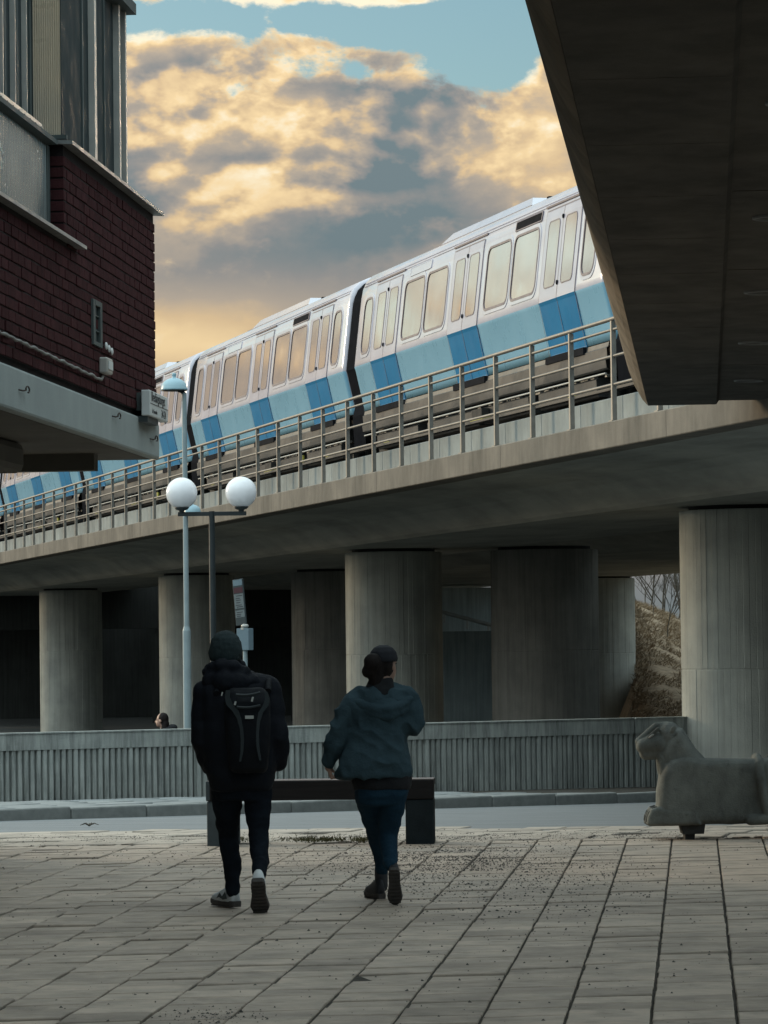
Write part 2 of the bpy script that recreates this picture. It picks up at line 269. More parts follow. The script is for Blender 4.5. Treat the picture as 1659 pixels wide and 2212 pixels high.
# ------------------------------------------------------------------ mesh helpers
class MB:
    def __init__(s): s.v = []; s.f = []; s.m = []; s.sm = []
    def add(s, vs, fs, mi=0, T=None, smooth=False):
        k = len(s.v)
        for p in vs:
            p = Vector(p)
            if T is not None: p = T @ p
            s.v.append(p)
        for f in fs: s.f.append([i+k for i in f]); s.m.append(mi); s.sm.append(smooth)
        return s
    def box(s, a, b, mi=0, T=None, bev=0.0):
        x0, y0, z0 = (min(a[i], b[i]) for i in range(3)); x1, y1, z1 = (max(a[i], b[i]) for i in range(3))
        if bev <= 0:
            vs = [(x, y, z) for z in (z0, z1) for y in (y0, y1) for x in (x0, x1)]
            fs = [(0, 2, 3, 1), (4, 5, 7, 6), (0, 1, 5, 4), (2, 6, 7, 3), (0, 4, 6, 2), (1, 3, 7, 5)]
            return s.add(vs, fs, mi, T)
        bm = bmesh.new(); bmesh.ops.create_cube(bm, size=1.0, matrix=Matrix.Translation(((x0+x1)/2, (y0+y1)/2, (z0+z1)/2)) @ Matrix.Diagonal((x1-x0, y1-y0, z1-z0, 1)))
        bmesh.ops.bevel(bm, geom=list(bm.edges), offset=bev, segments=2, affect='EDGES', profile=0.5)
        bm.verts.index_update(); s.add([v.co.copy() for v in bm.verts], [[v.index for v in f.verts] for f in bm.faces], mi, T); bm.free(); return s
    def prism(s, poly, d0, d1, axes=(0, 1, 2), mi=0, T=None, caps=True):
        """poly in (a,b) extruded along the third axis from d0 to d1; axes = where a, b, d go."""
        n = len(poly); vs = []
        for d in (d0, d1):
            for a, b in poly:
                p = [0, 0, 0]; p[axes[0]] = a; p[axes[1]] = b; p[axes[2]] = d; vs.append(p)
        fs = [(i, (i+1) % n, n+(i+1) % n, n+i) for i in range(n)]
        if caps: fs += [tuple(range(n-1, -1, -1)), tuple(range(n, 2*n))]
        return s.add(vs, fs, mi, T)
    def tube(s, path, r, n=8, mi=0, T=None, caps=True, smooth=True):
        path = [Vector(p) for p in path]; m = len(path)
        rs = r if isinstance(r, (list, tuple)) else [r]*m
        vs = []; up = None
        for i, p in enumerate(path):
            d = (path[min(i+1, m-1)]-path[max(i-1, 0)]).normalized()
            if up is None:
                up = Vector((0, 0, 1)) if abs(d.z) < 0.9 else Vector((1, 0, 0))
            a = d.cross(up).normalized(); b = a.cross(d).normalized(); up = b
            for k in range(n):
                t = 2*pi*k/n; vs.append(p+(a*cos(t)+b*sin(t))*rs[i])
        fs = [(i*n+k, i*n+(k+1) % n, (i+1)*n+(k+1) % n, (i+1)*n+k) for i in range(m-1) for k in range(n)]
        s.add(vs, fs, mi, T, smooth)
        if caps: s.add(vs[:n], [tuple(range(n-1, -1, -1))], mi, T); s.add(vs[-n:], [tuple(range(n))], mi, T)
        return s
    def lathe(s, prof, n=24, mi=0, T=None, smooth=True):
        vs = []; m = len(prof)
        for r, z in prof:
            for k in range(n): t = 2*pi*k/n; vs.append((r*cos(t), r*sin(t), z))
        fs = [(i*n+k, i*n+(k+1) % n, (i+1)*n+(k+1) % n, (i+1)*n+k) for i in range(m-1) for k in range(n)]
        s.add(vs, fs, mi, T, smooth)
        s.add(vs[:n], [tuple(range(n-1, -1, -1))], mi, T); s.add(vs[-n:], [tuple(range(n))], mi, T); return s
    def ellipsoid(s, c, r, n=16, m=10, mi=0, R=None):
        vs = []; c = Vector(c); R = R or Matrix.Identity(3)
        for i in range(1, m):
            t = pi*i/m
            for k in range(n): a = 2*pi*k/n; vs.append(c+R @ Vector((r[0]*sin(t)*cos(a), r[1]*sin(t)*sin(a), r[2]*cos(t))))
        vs += [c+R @ Vector((0, 0, r[2])), c-R @ Vector((0, 0, r[2]))]; q = len(vs)
        fs = [(i*n+k, (i+1)*n+k, (i+1)*n+(k+1) % n, i*n+(k+1) % n) for i in range(m-2) for k in range(n)]
        fs += [(q-2, k, (k+1) % n) for k in range(n)] + [(q-1, (m-2)*n+(k+1) % n, (m-2)*n+k) for k in range(n)]
        return s.add(vs, fs, mi, None, True)
    def cone(s, p0, p1, r0, r1, n=14):          # capsule that tapers, closed
        p0, p1 = Vector(p0), Vector(p1); d = (p1-p0); Ln = d.length; d = d/Ln if Ln > 1e-6 else Vector((0, 0, 1))
        path = []; rs = []
        for k in range(5): t = pi/2*(k/4); path.append(p0-d*(r0*cos(t))); rs.append(max(r0*sin(t), 1e-3))
        for k in range(1, 6): t = k/6; path.append(p0+d*Ln*t); rs.append(r0+(r1-r0)*t)
        for k in range(5): t = pi/2*(k/4); path.append(p1+d*(r1*sin(t))); rs.append(max(r1*cos(t), 1e-3))
        return s.tube(path, rs, n)
    def loft(s, rings, n=20, mi=0):             # rings: (cx, cy, cz, rx, ry[, power])
        vs = []; m = len(rings)
        for R in rings:
            cx, cy, cz, rx, ry = R[:5]; pw = R[5] if len(R) > 5 else 1.0
            for k in range(n):
                t = 2*pi*k/n; c, q = cos(t), sin(t)
                c = math.copysign(abs(c)**pw, c); q = math.copysign(abs(q)**pw, q)
                vs.append((cx+rx*c, cy+ry*q, cz))
        fs = [(i*n+k, i*n+(k+1) % n, (i+1)*n+(k+1) % n, (i+1)*n+k) for i in range(m-1) for k in range(n)]
        fs += [tuple(range(n-1, -1, -1)), tuple(range((m-1)*n, m*n))]
        return s.add(vs, fs, mi, None, True)
    def mesh(s, name, mats):
        me = bpy.data.meshes.new(name); me.from_pydata([tuple(p) for p in s.v], [], s.f)
        for x in (mats if isinstance(mats, (list, tuple)) else [mats]): me.materials.append(MAT[x])
        me.polygons.foreach_set('material_index', s.m); me.polygons.foreach_set('use_smooth', s.sm)
        me.update(); return me
    def build(s, name, mats, parent=None, loc=None, **props):
        return link(name, s.mesh(name, mats), parent, loc, **props)
def link(name, me, parent=None, loc=None, rot=None, **props):
    o = bpy.data.objects.new(name, me); COL.objects.link(o)
    if parent is not None: o.parent = parent
    if loc is not None: o.location = loc
    if rot is not None: o.rotation_euler = rot
    for k, v in props.items(): o[k] = v
    return o
def tag(o, label, cat, group=None):
    o['label'] = label; o['category'] = cat
    if group: o['group'] = group
    return o
def thing(name, label, cat, loc=(0, 0, 0), rz=0.0, group=None):
    o = bpy.data.objects.new(name, None); COL.objects.link(o); o.empty_display_size = 0.2
    o.location = loc; o.rotation_euler = (0, 0, rz); return tag(o, label, cat, group)
def copy_tree(o, parent=None):
    c = o.copy(); COL.objects.link(c)
    if parent is not None: c.parent = parent
    for ch in KIDS.get(o.name, [k for k in bpy.data.objects if k.parent is o]): copy_tree(ch, c)
    return c
KIDS = {}
def voxel(mb, name, mats, parent, size=0.014, smooth=8, disp=None, loc=None, fac=0.5, **props):
    """One continuous skin from overlapping closed shapes."""
    me = mb.mesh(name+'_raw', mats); o = bpy.data.objects.new(name+'_raw', me); COL.objects.link(o)
    r = o.modifiers.new('r', 'REMESH'); r.mode = 'VOXEL'; r.voxel_size = size; r.use_smooth_shade = True
    if smooth: q = o.modifiers.new('s', 'SMOOTH'); q.iterations = smooth; q.factor = fac
    dg = bpy.context.evaluated_depsgraph_get(); ev = o.evaluated_get(dg)
    nm = bpy.data.meshes.new_from_object(ev); bpy.data.objects.remove(o); bpy.data.meshes.remove(me)
    if disp:
        nrm = [v.normal.copy() for v in nm.vertices]
        for v, n_ in zip(nm.vertices, nrm): v.co = v.co + n_*disp(v.co, n_)
    nm.polygons.foreach_set('use_smooth', [True]*len(nm.polygons)); nm.name = name
    return link(name, nm, parent, loc, **props)

# ================================================================== THE SETTING
def struct(o, kind='structure'): o['kind'] = kind; return o
# ground: one big sheet, lower than everything that lies on it
m = MB()
xs = [-1500, -60, -20, 20, 60, 1500]; prof = [(-300, -0.12), (33, -0.12), (58, -0.12-SLOPE*25), (60, -1.10), (95, -1.10), (600, -1.2), (4000, -1.5)]
for y, z in prof:
    for x in xs: m.v.append(Vector((x, y, z)))
nx = len(xs)
for j in range(len(prof)-1):
    for i in range(nx-1): m.f.append([j*nx+i, j*nx+i+1, (j+1)*nx+i+1, (j+1)*nx+i]); m.m.append(0); m.sm.append(False)
struct(m.build('ground', 'lower_asphalt'))

# ---- plaza: bed of jointing sand with paving slabs set in it
GDIR = 0.0835                                 # strips run along (GDIR, 1)
m = MB(); m.box((-14, -12, -0.10), (14, 32.35, -0.012)); plaza = struct(m.build('plaza', 'joint_sand'))
rg = random.Random(3)
PITCH_X, LEN, SKEW = 0.388, 0.355, 0.16
def slab_mesh(i):
    r = random.Random(100+i); w = PITCH_X-0.0085-r.random()*0.003; l = LEN-0.012-r.random()*0.009; b = 0.005
    m = MB(); vs = []
    for z, q in ((-0.05, 0), (-b, 0), (0, b)):
        for sx, sy in ((-1, -1), (1, -1), (1, 1), (-1, 1)):
            x, y = sx*(w/2-q), sy*(l/2-q); vs.append((x+GDIR*y, y+SKEW*x, z))
    fs = [(8, 9, 10, 11)]
    for k in range(2):
        for e in range(4): fs.append((k*4+e, k*4+(e+1) % 4, k*4+4+(e+1) % 4, k*4+4+e))
    m.add(vs, fs); return m.mesh('paving_slab', 'slab_concrete')
SLABS = [slab_mesh(i) for i in range(6)]
cells = []
for i in range(-26, 12):
    off = rg.random()*LEN
    for j in range(0, 60):
        y0 = 12.0 + off + j*LEN
        x = 1.540 + PITCH_X*(i+0.5) + GDIR*(y0-16.5)
        if y0 + SKEW*x*0 > 32.15 - SKEW*0 : continue
        cells.append((y0 - abs(x)*0.01, x, y0))
vis = [c for c in cells if abs(c[1]) < 0.1045*c[2]+0.25 and c[2] > 16.2]
vis.sort(); near = set(id(c) for c in vis[:298])
rest = MB()
for c in cells:
    _, x, y = c
    tilt = (rg.gauss(0, 0.009), rg.gauss(0, 0.007), rg.gauss(0, 0.006)); z = rg.gauss(0, 0.0032)
    me = SLABS[rg.randrange(6)]
    if id(c) in near:
        link('paving_slab', me, plaza, (x+rg.gauss(0, .0011), y, z), tilt)
    else:
        T = Matrix.Translation((x, y, z)) @ Euler(tilt).to_matrix().to_4x4()
        rest.add([v.co for v in me.vertices], [list(p.vertices) for p in me.polygons], 0, T)
rest.build('paving_slab', 'slab_concrete', plaza, kind='stuff')

# ---- worn border between plaza and road
bq = [G(-60, 1836), G(1720, 1818)]
def road_near(x): return G(x, 1797-(x/1659)*8)
m = MB(); vs = []
e0 = [(-14, 32.3), (14, 32.3)]
rn = [road_near(-400), road_near(400), road_near(1200), road_near(2100)]
pts = [(p.x, p.y) for p in rn]
def strip(mb, near_pts, far_pts, dz, mi=0):
    n = len(near_pts); vs = [(x, y, gz(y)+dz) for x, y in near_pts] + [(x, y, gz(y)+dz) for x, y in far_pts]
    mb.add(vs, [(i, i+1, n+i+1, n+i) for i in range(n-1)], mi)
strip(m, [(x, 32.3) for x, _ in pts], [(x, min(y, 33.0)) for x, y in pts], -0.012)
strip(m, [(x, 33.0) for x, _ in pts], pts, -0.012)
border = struct(m.build('border_paving', 'joint_sand'))
rest = MB(); rb = random.Random(5)
def border_slab(w, l, sk):
    b = 0.008; mm = MB(); vs = []
    for z, q in ((-0.05, 0), (-b, 0), (0, b)):
        for sx, sy in ((-1, -1), (1, -1), (1, 1), (-1, 1)):
            x, y = sx*(w/2-q), sy*(l/2-q); vs.append((x+sk*y, y, z))
    fs = [(8, 9, 10, 11)]
    for k in range(2):
        for e in range(4): fs.append((k*4+e, k*4+(e+1) % 4, k*4+4+(e+1) % 4, k*4+4+e))
    mm.add(vs, fs); return mm.mesh('paving_slab', 'border_concrete')
BS = [border_slab(0.385, 0.68, 0.20), border_slab(0.38, 0.675, 0.20), border_slab(0.378, 0.682, 0.20)]
row = 0; y = 32.62
while y < 36.6:
    for i in range(-14, 16):
        x = i*0.395 + (row % 3)*0.13 + 0.2*(y-32.6)
        if y + 0.34 > 36.85-(x+4)*0.09 : continue
        if abs(x) > 0.1045*y+0.5: continue
        if rb.random() < 0.02: continue
        link('paving_slab', BS[rb.randrange(3)], border, (x, y, gz(y)+rb.gauss(0, 0.004)), (-SLOPE if y > 33 else 0, rb.gauss(0, .008), rb.gauss(0, .01)))
    y += 0.695; row += 1
for k in range(120):                            # the broken row of narrow setts along the plaza edge
    x = -4.6+k*0.078+rb.gauss(0, 0.01)
    if rb.random() < 0.22: continue
    me = BS[0]; T = Matrix.Translation((x, 32.21+rb.gauss(0, 0.012), rb.gauss(0, 0.006))) @ Euler((rb.gauss(0, .03), rb.gauss(0, .04), rb.gauss(0, .1))).to_matrix().to_4x4() @ Matrix.Diagonal((0.17+rb.random()*0.03, 0.13, 1, 1))
    rest.add([v.co for v in me.vertices], [list(p.vertices) for p in me.polygons], 0, T)
rest.build('sett', 'border_concrete', border, kind='stuff')

# ---- road, kerb, pavement
def kerb_px(x): return 1771.5 - 0.0285*x + 0.0000017*x*x*0
kl = [G(x, kerb_px(x)) for x in (-500, -100, 300, 700, 1100, 1500, 2200)]
m = MB(); strip(m, [(p.x, p.y) for p in [road_near(x) for x in (-500, -100, 300, 700, 1100, 1500, 2200)]], [(p.x, p.y+0.05) for p in kl], -0.008)
struct(m.build('road', 'asphalt'))
W0, W1 = G(-120, 1748.4), G(1490, 1709.5)        # foot of the parapet wall
wd = (W1-W0); wd.z = 0; WL = wd.length; wd.normalize(); wn = Vector((-wd.y, wd.x, 0))
m = MB(); far = [W0 + wd*(WL*t) + wn*0.02 for t in (-0.5, -0.05, 0.2, 0.45, 0.7, 1.0, 1.6)]
strip(m, [(p.x, p.y+0.10) for p in kl], [(p.x, p.y) for p in far], 0.085)
sidewalk = struct(m.build('sidewalk', 'joint_sand'))
kerb = MB(); strip(kerb, [(p.x, p.y+0.02) for p in kl], [(p.x, p.y+0.15) for p in kl], 0.06); kerb = struct(kerb.build('kerb', 'joint_sand'))
KS = MB().box((-0.525, 0, -0.1), (0.525, 0.15, 0.125), bev=0.018).mesh('kerb_stone', 'kerb_granite')
k0, k1 = kl[1], kl[5]; kd = (k1-k0); kLn = kd.length; kd.normalize(); ang = atan2(kd.y, kd.x)
nk = int(kLn/1.06)+3
for k in range(-1, nk):
    p = k0+kd*(k*1.06)
    link('kerb_stone', KS, kerb, (p.x, p.y, gz(p.y)+rb.gauss(0, .004)), (rb.gauss(0, .01), 0, ang+rb.gauss(0, .004)))
WS = MB().box((-0.345, 0.0, -0.05), (0.345, 0.69, 0.0), bev=0.008).mesh('paving_slab', 'walk_concrete')
for r_ in range(7):
    for k in range(-2, 15):
        p = k0+kd*(k*0.70+0.35*(r_ % 2))+Vector((-kd.y, kd.x, 0))*(0.16+0.70*r_)
        if (p-W0).dot(wn) > -0.72: continue
        link('paving_slab', WS, sidewalk, (p.x, p.y, gz(p.y)+0.115+rb.gauss(0, .003)), (-SLOPE, rb.gauss(0, .004), ang))
# grit left over from winter
m = MB(); rs = random.Random(11)
def stone(x, y, s):
    z = gz(y)+0.001; vs = []
    for k in range(5): a = 2*pi*k/5+rs.random()*0.7; vs.append((x+cos(a)*s*(0.7+rs.random()*.5), y+sin(a)*s*(0.7+rs.random()*.5), z))
    vs.append((x+rs.gauss(0, s*.2), y+rs.gauss(0, s*.2), z+s*(0.6+rs.random()*.5)))
    m.add(vs, [(i, (i+1) % 5, 5) for i in range(5)])
for k in range(1500):
    y = 16+rs.random()**0.8*16.3; x = (rs.random()*2-1)*(0.107*y+.2)
    stone(x, y, 0.003+rs.random()**4*0.010)
for (cx, cy, sx, sy, n, s0) in ((930, 1868, 260, 40, 5200, 0.0052), (1000, 1850, 160, 18, 3200, .0052), (1080, 1930, 240, 50, 1700, .0052), (1250, 1880, 150, 36, 900, .0045), (420, 1850, 260, 18, 700, .0045), (470, 2195, 90, 14, 320, .0045),
                                (900, 1808, 420, 8, 2600, .0048), (300, 1812, 300, 8, 1200, .0045), (1350, 1806, 160, 8, 800, .0045)):
    for k in range(n):
        p = G(cx+rs.gauss(0, sx)*0.7, min(max(cy+rs.gauss(0, sy)*0.7, 1792), 2240))
        stone(p.x, p.y, s0*0.72*(0.4+rs.random()**3*2.6))
struct(m.build('grit', 'grit_stone'), 'stuff')
m = MB()                                           # tufts and dead leaves in the joint under the bench
for k in range(700):
    q = rs.random(); px = 690+rs.gauss(0, 42) if q < .6 else (520+rs.gauss(0, 18) if q < .8 else 780+rs.gauss(0, 10))
    p = G(px, 1815+rs.gauss(0, 2.5)); h = 0.012+rs.random()*0.03; a = rs.random()*6.28; w = 0.006
    m.add([(p.x-w*cos(a), p.y-w*sin(a), 0), (p.x+w*cos(a), p.y+w*sin(a), 0), (p.x+rs.gauss(0, .02), p.y+rs.gauss(0, .02), h)], [(0, 1, 2)])
struct(m.build('weeds', 'weeds'), 'stuff')

# ---- ribbed parapet wall along the pavement
pw = thing('parapet_wall', 'ribbed grey concrete parapet wall along the far pavement', 'wall', (W0.x, W0.y, 0), atan2(wd.y, wd.x))
zb0, zb1 = gz(W0.y)+0.08, gz(W1.y)+0.08
zt0, zt1 = P(-120, 1586.5, W0.y).z, P(1490, 1547, W1.y).z
def wz(t, a, b): return a+(b-a)*t
jx = []
u = 0.0
J = (P(1354, 1600, W1.y-0.5)-W0).dot(wd); PANEL = J/3.0
edges = [J-3*PANEL, J-2*PANEL, J-PANEL, J, J+PANEL*0.55]
RIB = MB(); RIB.prism([(-0.033, 0.002), (-0.026, -0.052), (0.026, -0.052), (0.033, 0.002)], 0, 1, (0, 1, 2)); RIBM = RIB.mesh('rib', 'wall_concrete')
rw = random.Random(9)
for i in range(4):
    a, b = edges[i]+0.012, edges[i+1]-0.012
    ta, tb = a/WL, b/WL
    m = MB()
    zs = lambda t: (wz(t, zb0, zb1)-1.3, wz(t, zt0, zt1))
    za, zb_ = zs(ta), zs(tb)
    def slabp(y0, y1, lo_off, hi_off, base=None):
        lo = [za[1]+lo_off if base is None else za[0], zb_[1]+lo_off if base is None else zb_[0]]; hi = [za[1]+hi_off, zb_[1]+hi_off]
        vs = [(a, y0, lo[0]), (b, y0, lo[1]), (b, y1, lo[1]), (a, y1, lo[0]), (a, y0, hi[0]), (b, y0, hi[1]), (b, y1, hi[1]), (a, y1, hi[0])]
        m.add(vs, [(3, 2, 1, 0), (4, 5, 6, 7), (0, 1, 5, 4), (1, 2, 6, 5), (2, 3, 7, 6), (3, 0, 4, 7)])
    slabp(0.0, 0.14, 0, -0.02, base=1)
    slabp(-0.062, 0.145, -0.235, -0.018)
    slabp(-0.075, 0.16, -0.018, 0.0)
    pn = m.build('panel', 'wall_concrete', pw)
    n = int((b-a)/0.0935)
    for k in range(n):
        x = a+0.055+k*(b-a-0.11)/(n-1); t = x/WL
        o = link('rib', RIBM, pn, (x, 0, wz(t, zb0, zb1)-0.02)); o.scale = (1+rw.gauss(0, .06), 1+rw.gauss(0, .05), wz(t, zt0, zt1)-0.228-wz(t, zb0, zb1)+0.02)

# ================================================================== RAILWAY VIADUCT
PHI = atan(0.235); CP = cos(PHI)
OV = Vector((14.63, 0, 0))
def V(w, s, z): return OV+Vector((cos(PHI)*w-sin(PHI)*s, sin(PHI)*w+cos(PHI)*s, z))
def kframe(name, label, cat, group=None): return thing(name, label, cat, OV, PHI, group)
via = kframe('railway_viaduct', 'long concrete railway viaduct crossing above the road, carrying the metro train', 'viaduct')
S0, S1 = 32.0, 165.0
WR = 8.6
LZ0, LZ1 = 4.30, 4.655
girder = [(0.42, 4.30), (1.2, 4.245), (1.62, 4.19), (1.85, 4.10), (2.28, 3.80), (2.40, 3.745), (6.4, 3.745), (6.6, 3.85), (8.2, 4.30), (8.2, 4.52), (0.42, 4.52)]
MB().prism(girder, S0, S1, (0, 2, 1)).build('girder', 'girder_concrete', via)
MB().box((0.42, S0, 4.523), (8.2, S1, 4.64)).build('deck', 'train_under', via)
s = S0; k = 0
while s < S1:
    m = MB(); L_ = 8.12
    m.prism([(0.0, LZ0+0.012), (0.012, LZ0), (0.415, LZ0), (0.415, LZ1), (0.015, LZ1), (0.0, LZ1-0.015)], 0.008, L_-0.008, (0, 2, 1))
    m.build('edge_beam', 'lip_concrete', via, (0, s, 0)); s += L_
PS = 2.03
P0 = 49.4/CP                                         # s of the post that stands at x = 1320
UP = MB().box((0.30, 0.012, LZ1+0.002), (0.40, PS-0.012, 5.03), bev=0.01).mesh('parapet_panel', 'upstand_concrete')
for k in range(-7, 54): link('parapet_panel', UP, via, (0, P0+k*PS+0.35, 0))
MB().box((0.415, S0, 4.645), (0.80, S1, 4.95)).build('cable_trough', 'train_under', via)
MB().box((8.2, S0, 4.3), (8.6, S1, 5.1)).build('far_edge_beam', 'lip_concrete', via)
m = MB()
for w in (2.745-0.75, 2.745+0.75): m.box((w-0.035, S0, 4.93), (w+0.035, S1, 5.10))
m.build('running_rail', 'steel_rail', via)
MB().box((0.95, S0, 5.29), (1.07, S1, 5.33)).build('third_rail_cover', 'train_skirt', via)
SP = MB(); 
for k in range(200): SP.box((1.4, S0+k*0.66, 4.75), (4.1, S0+k*0.66+0.25, 4.93))
SP.build('sleeper', 'train_under', via, kind='stuff')
# railing
rail_t = kframe('guard_railing', 'galvanised steel guard railing with three thin bars along the viaduct edge', 'railing')
PM = MB().box((-0.035, -0.028, LZ1-0.003), (0.03, 0.028, 6.0)).box((-0.06, -0.07, LZ1-0.001), (0.06, 0.07, LZ1+0.012)).mesh('post', 'steel_rail')
for k in range(-7, 54): link('post', PM, rail_t, (0.075, P0+k*PS, 0))
for z, r in ((6.03, 0.030), (5.885, 0.021), (5.53, 0.021), (5.15, 0.021)):
    MB().tube([(0.075, S0+2, z), (0.075, S1-20, z)], r, 8).build('rail_bar', 'steel_rail', rail_t)
m = MB()
# pillars under the near girder
def pillar(s, w, r, z0, z1, label, group, matn='pillar_concrete'):
    m = MB(); rp = random.Random(int(s*10)); zj = z0+2.35+rp.random()*0.5
    for za, zb_, n in ((z0, zj, 62), (zj, z1, 66)):       # two lifts of board-marked concrete with a pour joint between
        vs = []; ph = rp.random()
        for k in range(n):
            d = rp.gauss(0, 0.003)
            for (tt, dd) in ((k+0.03, d-0.0018), (k+0.09, d), (k+0.91, d), (k+0.97, d-0.0018)):
                a = 2*pi*(tt+ph)/n
                for z, e in ((za, -0.006), (za+0.02, 0), (zb_-0.02, 0), (zb_, -0.006)): vs.append(((r+dd+e)*cos(a), (r+dd+e)*sin(a), z))
        q = len(vs)//4
        m.add(vs, [(4*i+j, (4*i+4) % (4*q)+j, (4*i+4) % (4*q)+j+1, 4*i+j+1) for i in range(q) for j in range(3)])
    p = V(w, s, 0)
    t = thing('viaduct_pillar', label, 'pillar', (p.x, p.y, 0), PHI, group)
    m.build('shaft', matn, t)
    MB().lathe([(r*0.86, z1-0.001), (r*0.86, z1+0.07)], 40).build('bearing', 'train_under', t)
    return t
zlow = -1.12
front = [(56.3, 1.03, 'thick round concrete pillar nearest the stone lion, at the right edge'), (79.0, 1.03, 'thick round board-marked concrete pillar right behind the woman in the green jacket'),
         (101.8, 1.04, 'round concrete pillar behind the globe lamp post and the man in the beanie'), (124.9, 1.05, 'farthest lit round concrete pillar of the row, at the left behind the parapet wall')]
for Z, r, lab in front:
    w = (18.75-14.63)*CP; s = (Z - sin(PHI)*w)/CP
    pillar(s, w, r, zlow, 3.68, lab, 'round pillars under the near girder')
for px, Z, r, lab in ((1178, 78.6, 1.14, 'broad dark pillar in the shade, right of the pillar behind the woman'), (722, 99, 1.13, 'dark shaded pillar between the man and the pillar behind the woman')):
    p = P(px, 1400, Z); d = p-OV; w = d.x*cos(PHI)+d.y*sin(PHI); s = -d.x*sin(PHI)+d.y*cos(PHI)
    pillar(s, w, r, zlow, 3.68, lab, 'shaded pillars behind the front row', 'pillar_shaded')
# the parallel bridge farther back and its pillar
fb = kframe('far_bridge', 'dark concrete bridge girder in the shade behind the viaduct', 'bridge')
MB().prism([(10.2, 4.25), (11.3, 3.86), (21.0, 3.83), (22.2, 4.5), (22.2, 5.6), (10.0, 5.6), (10.0, 4.7)], 30, 190, (0, 2, 1)).build('girder', 'girder_concrete', fb)
p = P(1309, 1400, 120); d = p-OV
pillar(-d.x*sin(PHI)+d.y*cos(PHI), d.x*cos(PHI)+d.y*sin(PHI), 0.95, zlow, 3.78, 'pale pillar beside the grassy slope, far behind the viaduct', None)
# abutment walls in the dark under the bridges
def wall_px(name, label, cat, x0, x1, y0, y1, Z, thick, matn, part='wall', x_edge=None):
    a, b = P(x0, y1, Z), P(x1, y0, Z)
    t = thing(name, label, cat, ((a.x+b.x)/2, Z, min(a.z, -1.12)))
    MB().box((a.x, Z, max(-1.15, a.z) if y1 < 1590 else -1.15), (b.x, Z+thick, b.z)).build(part, matn, t).matrix_parent_inverse = Matrix.Translation(-t.location)
    return t
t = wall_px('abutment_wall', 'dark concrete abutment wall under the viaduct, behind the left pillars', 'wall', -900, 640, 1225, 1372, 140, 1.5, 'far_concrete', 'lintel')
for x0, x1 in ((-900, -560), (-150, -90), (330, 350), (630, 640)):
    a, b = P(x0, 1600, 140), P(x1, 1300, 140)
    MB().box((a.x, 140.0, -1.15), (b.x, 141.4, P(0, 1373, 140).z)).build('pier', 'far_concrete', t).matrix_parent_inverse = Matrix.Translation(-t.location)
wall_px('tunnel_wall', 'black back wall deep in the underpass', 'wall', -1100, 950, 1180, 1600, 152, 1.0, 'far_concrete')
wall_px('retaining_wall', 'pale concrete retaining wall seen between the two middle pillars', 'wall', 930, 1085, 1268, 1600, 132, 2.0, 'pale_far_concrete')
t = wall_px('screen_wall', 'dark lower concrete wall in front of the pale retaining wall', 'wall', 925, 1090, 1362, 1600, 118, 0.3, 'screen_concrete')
hr = thing('sloping_handrail', 'pale handrail sloping down the retaining wall between the middle pillars', 'handrail', P(950, 1362, 129))
MB().tube([P(940, 1318, 129)-hr.location, P(1070, 1352, 129)-hr.location], 0.07, 8).build('rail_bar', 'trim_pale', hr)
for x, y in ((960, 1323), (1010, 1336), (1055, 1348)): MB().tube([P(x, y, 129)-hr.location, P(x, y+22, 129)-hr.location], 0.04, 6).build('post', 'trim_pale', hr)

# ================================================================== grassy embankment and bare trees
def hill_z(x, y):
    r = 4.6 - 0.26*max(0, (x-8.5))*1.9 - 0.02*(x-8.5)**2*(x > 8.5)
    t = min(1, max(0, (y-98)/48)); t = t*t*(3-2*t)
    e = min(1, max(0, (x-0.0645*y)/0.35)); t *= e*e*(3-2*e)
    return -1.12+(max(r, -0.6)+1.12)*t*0.86 + 0.22*noise.noise(Vector((x*.5, y*.22, 0)))*t
m = MB(); nx_, ny_ = 40, 50
for j in range(ny_+1):
    for i in range(nx_+1):
        x = 4+i*0.65; y = 96+j*1.6; m.v.append(Vector((x, y, hill_z(x, y))))
for j in range(ny_):
    for i in range(nx_): k = j*(nx_+1)+i; m.f.append([k, k+1, k+nx_+2, k+nx_+1]); m.m.append(0); m.sm.append(True)
struct(m.build('embankment', 'grass_dry'))
m = MB(); rgq = random.Random(21)
for k in range(44000):
    y = 98+rgq.random()*52; x = 0.066*y+(rgq.random()*0.02 if k < 24000 else 0.02+rgq.random()*0.05)*y; z = hill_z(x, y)-.03
    if noise.noise(Vector((x*1.3, y*.5, 3))) < -0.25: continue
    h = 0.04+rgq.random()**2*0.16; a = rgq.random()*6.28; w = 0.022; lx, ly = rgq.gauss(.08, .14), rgq.gauss(-.12, .12)
    m.add([(x-w*cos(a), y-w*sin(a), z), (x+w*cos(a), y+w*sin(a), z), (x+lx, y+ly, z+h)], [(0, 1, 2)])
struct(m.build('dry_grass', 'grass_blade'), 'stuff')
